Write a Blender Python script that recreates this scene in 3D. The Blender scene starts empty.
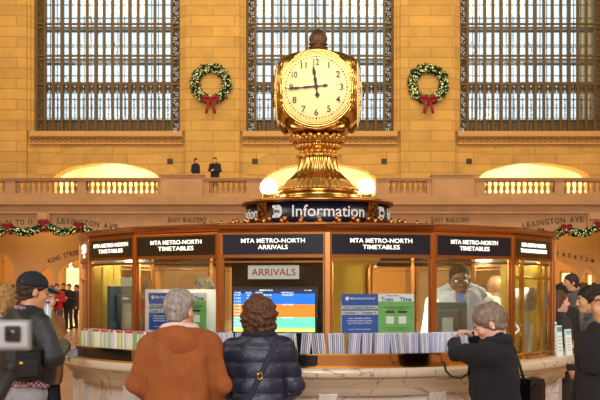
import bpy, bmesh, math, random
import numpy as np
from mathutils import Vector, Matrix, Euler
from mathutils.bvhtree import BVHTree
PI = math.pi
random.seed(7)
SC = bpy.context.scene
COL = SC.collection
EYE = 1.60          # camera height
HOR = 288.0         # horizon row of the photograph
FPX = 1000.0        # focal length in pixels (600 px wide frame)

def P(px, py, d):
    return Vector(((px - 300) / FPX * d, d, EYE + (HOR - py) / FPX * d))
def PX(px, d): return (px - 300) / FPX * d
def PZ(py, d): return EYE + (HOR - py) / FPX * d
def rad(a): return a * PI / 180

# ------------------------------------------------------------------ materials
def lin(c):
    def f(v):
        v /= 255.0
        return v / 12.92 if v <= 0.04045 else ((v + 0.055) / 1.055) ** 2.4
    return (f(c[0]), f(c[1]), f(c[2]), 1.0)

def mat(name, rgb, rough=0.6, metal=0.0, emit=None, estr=0.0, noise=0.0, nscale=8.0, bump=0.0, bscale=40.0, coat=0.0, sheen=0.0, stretch=(1, 1, 1), spec=0.5):
    m = bpy.data.materials.new(name); m.use_nodes = True
    nt = m.node_tree; N = nt.nodes; L = nt.links
    b = N['Principled BSDF']
    c = lin(rgb)
    b.inputs['Base Color'].default_value = c
    b.inputs['Roughness'].default_value = rough
    b.inputs['Metallic'].default_value = metal
    b.inputs['Specular IOR Level'].default_value = spec
    if coat: b.inputs['Coat Weight'].default_value = coat
    if sheen: b.inputs['Sheen Weight'].default_value = sheen
    if emit is not None:
        b.inputs['Emission Color'].default_value = lin(emit); b.inputs['Emission Strength'].default_value = estr
    if noise or bump:
        tc = N.new('ShaderNodeTexCoord'); mp = N.new('ShaderNodeMapping'); mp.inputs['Scale'].default_value = stretch
        L.new(tc.outputs['Object'], mp.inputs['Vector'])
    if noise:
        nz = N.new('ShaderNodeTexNoise'); nz.inputs['Scale'].default_value = nscale; nz.inputs['Detail'].default_value = 5
        L.new(mp.outputs['Vector'], nz.inputs['Vector'])
        rp = N.new('ShaderNodeValToRGB')
        rp.color_ramp.elements[0].position = 0.3; rp.color_ramp.elements[1].position = 0.7
        rp.color_ramp.elements[0].color = tuple(x * (1 - noise) for x in c[:3]) + (1,)
        rp.color_ramp.elements[1].color = tuple(min(1, x * (1 + noise)) for x in c[:3]) + (1,)
        L.new(nz.outputs['Fac'], rp.inputs['Fac']); L.new(rp.outputs['Color'], b.inputs['Base Color'])
    if bump:
        n2 = N.new('ShaderNodeTexNoise'); n2.inputs['Scale'].default_value = bscale; n2.inputs['Detail'].default_value = 4
        L.new(mp.outputs['Vector'], n2.inputs['Vector'])
        bp = N.new('ShaderNodeBump'); bp.inputs['Strength'].default_value = bump; bp.inputs['Distance'].default_value = 0.02
        L.new(n2.outputs['Fac'], bp.inputs['Height']); L.new(bp.outputs['Normal'], b.inputs['Normal'])
    return m

def block_mat(name, rgb, bw, bh, var=0.09, mortar=0.72, rough=0.7, msize=0.012, axes='XZ', gloss=0.3):
    """stone laid in courses; axes picks the two object axes of the face"""
    m = bpy.data.materials.new(name); m.use_nodes = True
    nt = m.node_tree; N = nt.nodes; L = nt.links; b = N['Principled BSDF']
    c = lin(rgb)
    tc = N.new('ShaderNodeTexCoord'); sp = N.new('ShaderNodeSeparateXYZ'); cb = N.new('ShaderNodeCombineXYZ')
    L.new(tc.outputs['Object'], sp.inputs[0])
    L.new(sp.outputs[axes[0]], cb.inputs['X']); L.new(sp.outputs[axes[1]], cb.inputs['Y'])
    br = N.new('ShaderNodeTexBrick'); br.offset = 0.5
    L.new(cb.outputs[0], br.inputs['Vector'])
    br.inputs['Scale'].default_value = 1.0
    br.inputs['Brick Width'].default_value = bw; br.inputs['Row Height'].default_value = bh
    br.inputs['Mortar Size'].default_value = msize; br.inputs['Mortar Smooth'].default_value = 0.3
    br.inputs['Color1'].default_value = tuple(min(1, x * (1 + var)) for x in c[:3]) + (1,)
    br.inputs['Color2'].default_value = tuple(x * (1 - var) for x in c[:3]) + (1,)
    br.inputs['Mortar'].default_value = tuple(x * mortar for x in c[:3]) + (1,)
    nz = N.new('ShaderNodeTexNoise'); nz.inputs['Scale'].default_value = 1.3; nz.inputs['Detail'].default_value = 6
    L.new(tc.outputs['Object'], nz.inputs['Vector'])
    mx = N.new('ShaderNodeMix'); mx.data_type = 'RGBA'; mx.blend_type = 'MULTIPLY'; mx.inputs[0].default_value = 0.35
    L.new(br.outputs['Color'], mx.inputs[6]); L.new(nz.outputs['Color'], mx.inputs[7])
    hs = N.new('ShaderNodeRGBToBW'); L.new(nz.outputs['Color'], hs.inputs[0])
    mr = N.new('ShaderNodeMapRange'); mr.inputs['From Min'].default_value = 0.3; mr.inputs['From Max'].default_value = 0.7
    mr.inputs['To Min'].default_value = 0.85; mr.inputs['To Max'].default_value = 1.1
    L.new(hs.outputs[0], mr.inputs['Value'])
    L.new(mr.outputs[0], mx.inputs[7]); mx.inputs[0].default_value = 1.0
    L.new(mx.outputs[2], b.inputs['Base Color'])
    b.inputs['Roughness'].default_value = rough; b.inputs['Specular IOR Level'].default_value = gloss
    return m

def marble_mat(name, rgb, vein, rough=0.25, scale=3.0, width=0.04):
    m = bpy.data.materials.new(name); m.use_nodes = True
    nt = m.node_tree; N = nt.nodes; L = nt.links; b = N['Principled BSDF']
    tc = N.new('ShaderNodeTexCoord')
    n1 = N.new('ShaderNodeTexNoise'); n1.inputs['Scale'].default_value = scale; n1.inputs['Detail'].default_value = 8; n1.inputs['Distortion'].default_value = 0.8
    L.new(tc.outputs['Object'], n1.inputs['Vector'])
    r = N.new('ShaderNodeValToRGB'); e = r.color_ramp.elements
    c, v = lin(rgb), lin(vein)
    e[0].position = 0.35; e[0].color = tuple(x * 0.86 for x in c[:3]) + (1,)
    e[1].position = 0.65; e[1].color = c
    a = e.new(0.5 - width); a.color = c
    q = e.new(0.5); q.color = v
    z = e.new(0.5 + width); z.color = c
    L.new(n1.outputs['Fac'], r.inputs['Fac']); L.new(r.outputs['Color'], b.inputs['Base Color'])
    b.inputs['Roughness'].default_value = rough
    return m

def glass_mat(name, tint=(1, 1, 1), refl=0.1):
    m = bpy.data.materials.new(name); m.use_nodes = True
    nt = m.node_tree; N = nt.nodes; L = nt.links
    N.remove(N['Principled BSDF'])
    o = N['Material Output']; t = N.new('ShaderNodeBsdfTransparent'); g = N.new('ShaderNodeBsdfGlossy')
    t.inputs['Color'].default_value = (*tint, 1); g.inputs['Roughness'].default_value = 0.02
    fr = N.new('ShaderNodeFresnel'); fr.inputs['IOR'].default_value = 1.45
    ad = N.new('ShaderNodeMath'); ad.operation = 'MULTIPLY_ADD'; ad.inputs[1].default_value = 0.7; ad.inputs[2].default_value = refl
    L.new(fr.outputs[0], ad.inputs[0])
    mx = N.new('ShaderNodeMixShader'); L.new(ad.outputs[0], mx.inputs[0]); L.new(t.outputs[0], mx.inputs[1]); L.new(g.outputs[0], mx.inputs[2])
    L.new(mx.outputs[0], o.inputs['Surface'])
    return m

M = {}
M['stone'] = block_mat('warm limestone courses', (208, 170, 104), 2.3, 0.55, mortar=0.6, msize=0.02)
M['stone_side'] = block_mat('warm limestone courses side', (208, 170, 104), 2.3, 0.55, mortar=0.6, msize=0.02, axes='YZ')
M['stone_smooth'] = mat('dressed limestone', (204, 166, 108), 0.6, noise=0.06, nscale=1.2)
M['stone_pink'] = block_mat('balcony limestone', (196, 158, 122), 3.0, 1.1, var=0.05, mortar=0.85)
M['stone_vault'] = mat('vault limestone', (226, 188, 128), 0.7, noise=0.06, nscale=0.8)
M['cream'] = mat('cream plaster', (250, 238, 205), 0.8)
M['frieze'] = mat('carved stone ground', (140, 98, 50), 0.7)
M['letter_stone'] = mat('incised dark lettering', (92, 72, 54), 0.8)
M['floor'] = block_mat('tan marble floor', (205, 170, 138), 1.0, 1.0, var=0.04, mortar=0.85, rough=0.22, axes='XY', gloss=0.5)
M['ceiling'] = mat('hall ceiling', (120, 128, 110), 0.9)
M['iron'] = mat('dark bronze window iron', (98, 78, 44), 0.5, metal=0.3)
M['iron_far'] = mat('grey window iron', (120, 138, 142), 0.6)
M['pane'] = glass_mat('window glass', (0.97, 0.99, 1.0), 0.0)
M['glass'] = glass_mat('booth glass', (0.97, 0.985, 0.95), 0.015)
M['vent'] = mat('dark vent', (42, 40, 38), 0.6)
M['bronze'] = mat('copper bronze frame', (186, 128, 76), 0.28, metal=1.0, noise=0.05, nscale=6)
M['bronze_dark'] = mat('dark bronze', (120, 78, 42), 0.3, metal=1.0)
M['brass'] = mat('polished brass', (236, 186, 92), 0.16, metal=1.0)
M['brass_soft'] = mat('brass panel', (214, 178, 84), 0.32, metal=0.9)
M['gold'] = mat('gilded brass', (214, 172, 96), 0.2, metal=1.0)
M['gold_rough'] = mat('gilded ornament', (222, 172, 92), 0.34, metal=1.0, bump=0.25, bscale=60)
M['riser'] = mat('mirror bronze riser', (186, 140, 92), 0.09, metal=1.0)
M['navy'] = mat('navy sign panel', (12, 19, 38), 0.3)
M['sign_brown_reflection'] = mat('near-black sign panel with reflected brown', (30, 20, 14), 0.15, coat=0.3)  # panels are near-black; the brown of their reflections is put into the colour
M['black'] = mat('black gloss', (10, 11, 14), 0.2)
M['blackmatte'] = mat('black matte', (16, 16, 18), 0.6)
M['glow'] = mat('backlit lettering', (255, 255, 255), 0.5, emit=(255, 248, 225), estr=1.15)
M['white'] = mat('white plastic', (232, 232, 232), 0.4)
M['white_print'] = mat('white print', (245, 245, 245), 0.5)
M['paper'] = mat('white paper', (236, 236, 240), 0.7)
M['red_print'] = mat('red print', (190, 32, 40), 0.5)
M['blue_print'] = mat('blue print', (26, 88, 190), 0.5)
M['green_print'] = mat('green print', (120, 190, 108), 0.5)
M['dark_print'] = mat('dark print', (30, 34, 48), 0.5)
M['counter'] = marble_mat('cream counter marble', (206, 190, 166), (146, 118, 96), 0.18, 2.6, 0.012)
M['base'] = marble_mat('pink beige marble panels', (206, 196, 190), (150, 128, 112), 0.3, 3.2, 0.012)
M['wood'] = mat('brown wood', (140, 88, 44), 0.45, noise=0.2, nscale=6, stretch=(1, 1, 0.15))
M['teal_plastic'] = mat('dark teal plastic', (30, 52, 56), 0.35)
M['grey_plastic'] = mat('grey plastic', (120, 126, 128), 0.4)
M['steel'] = mat('silver metal', (170, 170, 172), 0.3, metal=0.8)
M['pine'] = mat('dark pine needles', (22, 60, 36), 0.7, noise=0.4, nscale=6)
M['bulb'] = mat('warm fairy light', (240, 245, 180), 0.4, emit=(244, 246, 160), estr=.85)
M['ribbon'] = mat('red velvet ribbon', (142, 12, 34), 0.6, sheen=0.1)
M['opal'] = mat('opal lamp globe', (255, 250, 235), 0.3, emit=(255, 240, 200), estr=5.0)
M['dial'] = mat('backlit opal dial', (246, 220, 160), 0.45, emit=(255, 220, 135), estr=0.5)
M['dial_ink'] = mat('black dial ink', (20, 18, 16), 0.5)

# ------------------------------------------------------------------ mesh builder
class MB:
    def __init__(s): s.bm = bmesh.new(); s.M = Matrix.Identity(4)
    def _x(s, vs): bmesh.ops.transform(s.bm, matrix=s.M, verts=vs)
    def box(s, c, size, rot=None, bev=0.0):
        r = bmesh.ops.create_cube(s.bm, size=1.0); vs = r['verts']
        mt = Matrix.Translation(Vector(c)) @ (rot.to_4x4() if rot is not None else Matrix.Identity(4)) @ Matrix.Diagonal((*size, 1))
        bmesh.ops.transform(s.bm, matrix=s.M @ mt, verts=vs)
        if bev:
            es = list({e for v in vs for e in v.link_edges})
            bmesh.ops.bevel(s.bm, geom=es, offset=bev, segments=2, affect='EDGES', profile=0.6)
        return s
    def bb(s, lo, hi, bev=0.0):
        lo, hi = Vector(lo), Vector(hi)
        return s.box((lo + hi) / 2, hi - lo, None, bev)
    def sphere(s, c, r, u=16, v=10, scale=(1, 1, 1), rot=None):
        mt = s.M @ Matrix.Translation(Vector(c)) @ (rot.to_4x4() if rot is not None else Matrix.Identity(4)) @ Matrix.Diagonal((*scale, 1))
        new, face = s.bm.verts.new, s.bm.faces.new
        rows = [[new(mt @ Vector((0, 0, r)))]]
        for j in range(1, v):
            z, q = r * math.cos(PI * j / v), r * math.sin(PI * j / v)
            rows.append([new(mt @ Vector((q * math.cos(2 * PI * i / u), q * math.sin(2 * PI * i / u), z))) for i in range(u)])
        rows.append([new(mt @ Vector((0, 0, -r)))])
        for A, B in zip(rows, rows[1:]):
            for i in range(u):
                k = (i + 1) % u
                f = face((A[0], B[i], B[k])) if len(A) == 1 else face((A[i], B[0], A[k])) if len(B) == 1 else face((A[i], B[i], B[k], A[k]))
                f.smooth = True
        return s
    def cone(s, a, b, r1, r2, n=12, caps=True):
        a, b = Vector(a), Vector(b); d = b - a
        q = bmesh.ops.create_cone(s.bm, cap_ends=caps, segments=n, radius1=r1, radius2=r2, depth=d.length)
        mt = Matrix.Translation((a + b) / 2) @ Vector((0, 0, 1)).rotation_difference(d).to_matrix().to_4x4()
        bmesh.ops.transform(s.bm, matrix=s.M @ mt, verts=q['verts'])
        for f in {f for v_ in q['verts'] for f in v_.link_faces}:
            if len(f.verts) == 4: f.smooth = True
        return s
    def tube(s, pts, r, n=8, closed=False, flat=None):
        pts = [Vector(p) for p in pts]; rings = []; m = len(pts)
        up = Vector((0, 0, 1)) if flat is None else Vector(flat[1])
        for i, p in enumerate(pts):
            t = (pts[(i + 1) % m] - pts[i - 1]) if closed else (pts[min(i + 1, m - 1)] - pts[max(i - 1, 0)])
            t.normalize()
            a = t.cross(up)
            if a.length < 1e-4: a = t.cross(Vector((1, 0, 0)))
            a.normalize(); b = a.cross(t)
            rr = r[i] if isinstance(r, (list, tuple)) else r
            ra, rb = (rr, rr) if flat is None else (rr, rr * flat[0])
            rings.append([s.bm.verts.new(s.M @ (p + a * ra * math.cos(2 * PI * k / n) + b * rb * math.sin(2 * PI * k / n))) for k in range(n)])
        for i in range(m if closed else m - 1):
            A, B = rings[i], rings[(i + 1) % m]
            for k in range(n):
                f = s.bm.faces.new((A[k], A[(k + 1) % n], B[(k + 1) % n], B[k])); f.smooth = True
        if not closed:
            s.bm.faces.new(rings[0][::-1]); s.bm.faces.new(rings[-1])
        return s
    def lathe(s, prof, c=(0, 0, 0), n=32, a0=0.0, a1=2 * PI, mod=None, smooth=True):
        full = abs(a1 - a0 - 2 * PI) < 1e-6
        m = n if full else n + 1; rings = []; c = Vector(c)
        for (r, z) in prof:
            if r < 1e-6 and full: rings.append([s.bm.verts.new(s.M @ (c + Vector((0, 0, z))))]); continue
            ring = []
            for k in range(m):
                a = a0 + (a1 - a0) * k / n
                rr = r * (mod(a, z) if mod else 1)
                ring.append(s.bm.verts.new(s.M @ (c + Vector((rr * math.sin(a), -rr * math.cos(a), z)))))
            rings.append(ring)
        for A, B in zip(rings, rings[1:]):
            for k in range(n):
                k2 = (k + 1) % m
                if len(A) == 1 and len(B) == 1: continue
                if len(A) == 1: f = s.bm.faces.new((A[0], B[k2], B[k]))
                elif len(B) == 1: f = s.bm.faces.new((A[k], A[k2], B[0]))
                else: f = s.bm.faces.new((A[k], A[k2], B[k2], B[k]))
                f.smooth = smooth
        return s
    def arc(s, r0, r1, z0, z1, a0, a1, n=32, c=(0, 0, 0), smooth=False):
        """solid ring or sector, angles from the camera side"""
        prof = [(r0, z0), (r1, z0), (r1, z1), (r0, z1), (r0, z0)]
        s.lathe(prof, c, n, a0, a1, smooth=smooth)
        if abs(a1 - a0 - 2 * PI) > 1e-6:
            c = Vector(c)
            for a, fl in ((a0, 1), (a1, -1)):
                v = [s.bm.verts.new(s.M @ (c + Vector((r * math.sin(a), -r * math.cos(a), z)))) for r, z in prof[:4]]
                s.bm.faces.new(v[::fl])
        return s
    def prism(s, poly, depth, Mx=None):
        """poly in local XY, extruded along local Z by depth (centred)"""
        T = s.M @ (Mx if Mx is not None else Matrix.Identity(4))
        A = [s.bm.verts.new(T @ Vector((x, y, -depth / 2))) for x, y in poly]
        B = [s.bm.verts.new(T @ Vector((x, y, depth / 2))) for x, y in poly]
        n = len(poly)
        s.bm.faces.new(A[::-1]); s.bm.faces.new(B)
        for k in range(n): s.bm.faces.new((A[k], A[(k + 1) % n], B[(k + 1) % n], B[k]))
        return s
    def torus(s, c, R, r, rot=None, n=32, m=8, scale=(1, 1, 1)):
        mt = Matrix.Translation(Vector(c)) @ (rot.to_4x4() if rot is not None else Matrix.Identity(4)) @ Matrix.Diagonal((*scale, 1))
        rings = []
        for i in range(n):
            a = 2 * PI * i / n
            rings.append([s.bm.verts.new(s.M @ mt @ Vector(((R + r * math.cos(2 * PI * k / m)) * math.cos(a), (R + r * math.cos(2 * PI * k / m)) * math.sin(a), r * math.sin(2 * PI * k / m)))) for k in range(m)])
        for i in range(n):
            A, B = rings[i], rings[(i + 1) % n]
            for k in range(m):
                f = s.bm.faces.new((A[k], B[k], B[(k + 1) % m], A[(k + 1) % m])); f.smooth = True
        return s
    def quad(s, a, b, c, d):
        s.bm.faces.new([s.bm.verts.new(s.M @ Vector(v)) for v in (a, b, c, d)]); return s
    def text(s, body, Mx, width=None, height=None, size=1.0, ext=0.004, bold=0.0, align='CENTER', spacing=1.0, bend=None, lines=0.85):
        cu = bpy.data.curves.new('lettering_curve', 'FONT'); cu.body = body; cu.size = size
        cu.align_x = align; cu.align_y = 'CENTER'; cu.extrude = ext; cu.offset = bold * size; cu.space_character = spacing; cu.space_line = lines
        cu.resolution_u = 3
        o = bpy.data.objects.new('lettering_curve', cu)
        me = bpy.data.meshes.new_from_object(o)
        vs = [v.co.copy() for v in me.vertices]
        if vs:
            x0, x1 = min(v.x for v in vs), max(v.x for v in vs); y0, y1 = min(v.y for v in vs), max(v.y for v in vs)
            sx = width / max(1e-6, x1 - x0) if width else 1; sy = height / max(1e-6, y1 - y0) if height else sx
            if not width and height: sx = sy
            cx = (x0 + x1) / 2 if align == 'CENTER' else x0
            cy = (y0 + y1) / 2
            for v in me.vertices:
                x, y, z = (v.co.x - cx) * sx, (v.co.y - cy) * sy, v.co.z
                p = Vector((x, y, z))
                v.co = (s.M @ Mx @ p) if bend is None else (s.M @ bend(p))
            s.bm.from_mesh(me)
        bpy.data.objects.remove(o); bpy.data.curves.remove(cu); bpy.data.meshes.remove(me)
        return s
    def build(s, name, material, parent=None, loc=None, normals=True, smooth=None):
        if normals and s.bm.faces: bmesh.ops.recalc_face_normals(s.bm, faces=s.bm.faces[:])
        off = Vector((0, 0, 0))
        if parent is not None: off = world_loc(parent)
        elif loc is not None: off = Vector(loc)
        else:
            zs = [v.co for v in s.bm.verts]
            off = Vector(((min(v.x for v in zs) + max(v.x for v in zs)) / 2, (min(v.y for v in zs) + max(v.y for v in zs)) / 2, min(v.z for v in zs)))
        bmesh.ops.translate(s.bm, vec=-off, verts=s.bm.verts[:])
        if smooth is not None:
            for f in s.bm.faces: f.smooth = smooth
        me = bpy.data.meshes.new(name); s.bm.to_mesh(me); s.bm.free()
        if isinstance(material, (list, tuple)):
            for q in material: me.materials.append(q)
        else: me.materials.append(material)
        o = bpy.data.objects.new(name, me); COL.objects.link(o)
        if parent is not None: o.parent = parent
        else: o.location = off
        return o

def world_loc(o):
    p = Vector(o.location)
    while o.parent is not None:
        o = o.parent; p = p + Vector(o.location)
    return p

def tag(o, label=None, cat=None, group=None, kind=None):
    if label: o['label'] = label
    if cat: o['category'] = cat
    if group: o['group'] = group
    if kind: o['kind'] = kind
    return o
def thing(name, label, cat, loc=(0, 0, 0), group=None):
    o = bpy.data.objects.new(name, None); o.empty_display_size = 0.1; COL.objects.link(o); o.location = loc
    return tag(o, label, cat, group)
def struct(o): o['kind'] = 'structure'; return o

def face_M(origin, tx, nrm):
    """local x -> tx, local y -> up, local z -> outward normal"""
    tx = Vector(tx).normalized(); nrm = Vector(nrm).normalized(); up = nrm.cross(tx)
    m = Matrix((tx, up, nrm)).transposed().to_4x4(); m.translation = Vector(origin); return m
# ------------------------------------------------------------------ the hall
DB = 46.0     # balcony front
DW = 53.0     # window wall
HX = 19.5     # half width of the hall
CEIL = 26.0
BF = 5.95     # balcony floor
m = MB(); m.bb((-HX, -26, -0.2), (HX, 72, 0)); struct(m.build('floor', M['floor'], loc=(0, 0, 0)))
m = MB(); m.bb((-HX - .5, -26, CEIL), (HX + .5, 66, CEIL + .4)); struct(m.build('ceiling', M['ceiling'], loc=(0, 0, 0)))
m = MB(); m.bb((-HX - .5, -26, 0), (-HX, 70, CEIL)); struct(m.build('wall_left', M['stone_side'], loc=(0, 0, 0)))
m = MB(); m.bb((HX, -26, 0), (HX + .5, 70, CEIL)); struct(m.build('wall_right', M['stone_side'], loc=(0, 0, 0)))
m = MB(); m.bb((-HX, -26.5, 0), (HX, -26, CEIL)); struct(m.build('wall_back', M['stone'], loc=(0, 0, 0)))

WIN = [(34, 180), (246, 394), (460, 606)]
ZS = PZ(132, DW)                   # window sill height
WT = 24.5                          # window head

def arched_wall(mb, x0, x1, z0, z1, y0, y1, holes):
    """wall slab with openings: hole = (xa, xb, zbottom, zspring, zcrown), elliptical heads"""
    xs = {x0, x1}
    for (a, b, zb, zs, zc) in holes:
        n = 28
        for k in range(n + 1): xs.add(a + (b - a) * (0.5 - 0.5 * math.cos(PI * k / n)))
    xs = sorted(x for x in xs if x0 <= x <= x1)
    def hz(x, hl):
        a, b, zb, zs, zc = hl; u = (x - (a + b) / 2) / ((b - a) / 2)
        return zs + (zc - zs) * math.sqrt(max(0, 1 - u * u))
    V = lambda x, y, z: mb.bm.verts.new(Vector((x, y, z)))
    def blk(xa, xb, la, lb, ha, hb):
        v = [V(xa, y0, la), V(xb, y0, lb), V(xb, y0, hb), V(xa, y0, ha), V(xa, y1, la), V(xb, y1, lb), V(xb, y1, hb), V(xa, y1, ha)]
        for q in ((0, 1, 2, 3), (5, 4, 7, 6), (0, 4, 5, 1), (3, 2, 6, 7)): mb.bm.faces.new([v[i] for i in q])
        return v
    for xa, xb in zip(xs, xs[1:]):
        mid = (xa + xb) / 2
        h = [q for q in holes if q[0] < mid < q[1]]
        if not h: blk(xa, xb, z0, z0, z1, z1); continue
        h = h[0]
        if h[2] > z0 + 1e-4: blk(xa, xb, z0, z0, h[2], h[2])
        blk(xa, xb, hz(xa, h), hz(xb, h), z1, z1)
    for (a, b, zb, zs, zc) in holes:                       # jambs
        for x in (a, b):
            v = [V(x, y0, zb), V(x, y1, zb), V(x, y1, zs), V(x, y0, zs)]; mb.bm.faces.new(v)
    return mb

# window wall: arched lit doorways at balcony level, three great windows above
doors = []
for (a, b) in ((53, 159), (264, 376), (479, 591)):
    doors.append((PX(a, DW), PX(b, DW), BF, PZ(180, DW), PZ(163, DW)))
mb = MB(); arched_wall(mb, -HX, HX, BF - .6, ZS, DW, DW + 1.2, doors)
struct(mb.build('wall_front', M['stone'], loc=(0, DW, 0), normals=False))
for k, (a, b, zb, zs, zc) in enumerate(doors):
    d = thing('door_%d' % (k + 1), None, None, ((a + b) / 2, DW, BF)); struct(d)
    # arch ring of dressed stones
    mb = MB(); n = 15
    cx, rx, rz = (a + b) / 2, (b - a) / 2, zc - zs
    for i in range(n):
        t0, t1 = PI * (i + .012) / n, PI * (i + .988) / n
        q = lambda t, e: (cx - (rx + e) * math.cos(t), zs + (rz + e * .95) * math.sin(t))
        pts = [q(t0, 0.0), q(t1, 0.0), q(t1, 1.05), q(t0, 1.05)]
        mb.prism([(p[0], p[1]) for p in pts], 0.03, face_M((0, DW - .012, 0), (1, 0, 0), (0, -1, 0)))
    mb.build('arch_stones', M['stone'], d)
    mb = MB()                                              # bright vestibule behind the arch
    y0, y1 = DW + 1.2, DW + 6
    mb.bb((a - .3, y1, zb - .2), (b + .3, y1 + .2, zc + .6)); mb.bb((a - .5, y0, zb - .2), (a - .3, y1 + .2, zc + .6)); mb.bb((b + .3, y0, zb - .2), (b + .5, y1 + .2, zc + .6))
    mb.bb((a - .5, y0, zc + .4), (b + .5, y1 + .2, zc + .6)); mb.bb((a - .5, DW - .1, zb - .2), (b + .5, y1 + .2, zb))
    mb.build('vestibule', M['cream'], d)
    # frieze inside the vestibule
    mb = MB(); mb.bb((a, y1 - .25, zs + .18), (b, y1, zs + .32)); mb.bb((a, y1 - .2, zb), (a + .4, y1, zs + .2)); mb.bb((b - .4, y1 - .2, zb), (b, y1, zs + .2))
    mb.build('pilaster_and_lintel', M['stone_smooth'], d)

# piers between the windows
k = 0
edges = [-HX] + [PX(v, DW) for w in WIN for v in w] + [HX]
for i in range(0, len(edges), 2):
    xa, xb = edges[i], edges[i + 1]
    if xb - xa < .05: continue
    mb = MB(); mb.bb((xa, DW, ZS), (xb, DW + 1.2, WT)); struct(mb.build('pier_wall', M['stone'], loc=(0, DW, 0)))
    mb = MB()                                              # raised face of the pier
    e = 0.32
    mb.bb((xa + (e if xa > -HX else 0), DW - .3, PZ(132, DW)), (xb - (e if xb < HX else 0), DW, WT))
    mb.bb((xa + (e * .45 if xa > -HX else 0), DW - .14, PZ(132, DW)), (xb - (e * .45 if xb < HX else 0), DW, WT))
    k += 1; struct(mb.build('trim_%d' % k, M['stone'], loc=(0, DW, 0)))
    mb = MB(); mb.bb((xa + (e if xa > -HX else 0), DW - .3, BF), (xb - (e if xb < HX else 0), DW, PZ(132, DW)))
    k += 1
    if True: struct(mb.build('trim_%d' % k, M['stone'], loc=(0, DW, 0)))
    else: mb.bm.free()
mb = MB(); mb.bb((-HX, DW, WT), (HX, DW + 1.2, CEIL)); struct(mb.build('wall_front_upper', M['stone'], loc=(0, DW, 0)))

# carved frieze and sill under each window
for j, (a, b) in enumerate(WIN):
    xa, xb = PX(a - 3, DW), PX(b + 3, DW)
    k += 1
    s = thing('trim_%d' % k, None, None, ((xa + xb) / 2, DW, PZ(144, DW))); struct(s)
    mb = MB(); mb.bb((xa, DW - .35, PZ(137, DW)), (xb, DW, PZ(132, DW))); mb.bb((xa, DW - .22, PZ(138.2, DW)), (xb, DW, PZ(137, DW)))
    mb.bb((xa, DW - .2, PZ(144.5, DW)), (xb, DW, PZ(143, DW))); mb.build('sill', M['stone_smooth'], s)
    mb = MB()
    nn = 26; zc = PZ(140.6, DW)
    for i in range(nn):
        x = xa + (xb - xa) * (i + .5) / nn
        mb.torus((x, DW - .12, zc), .085, .028, Matrix.Rotation(PI / 2, 3, 'X'), 12, 5)
        mb.tube([(x + .09, DW - .12, zc - .07), (x + .15, DW - .13, zc), (x + .2, DW - .12, zc + .07)], .022, 5)
    mb.build('carved_frieze', M['stone_smooth'], s)
    mb = MB(); mb.bb((xa, DW - .1, PZ(143, DW)), (xb, DW - .002, PZ(138.2, DW))); mb.build('frieze_ground', M['frieze'], s)

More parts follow.
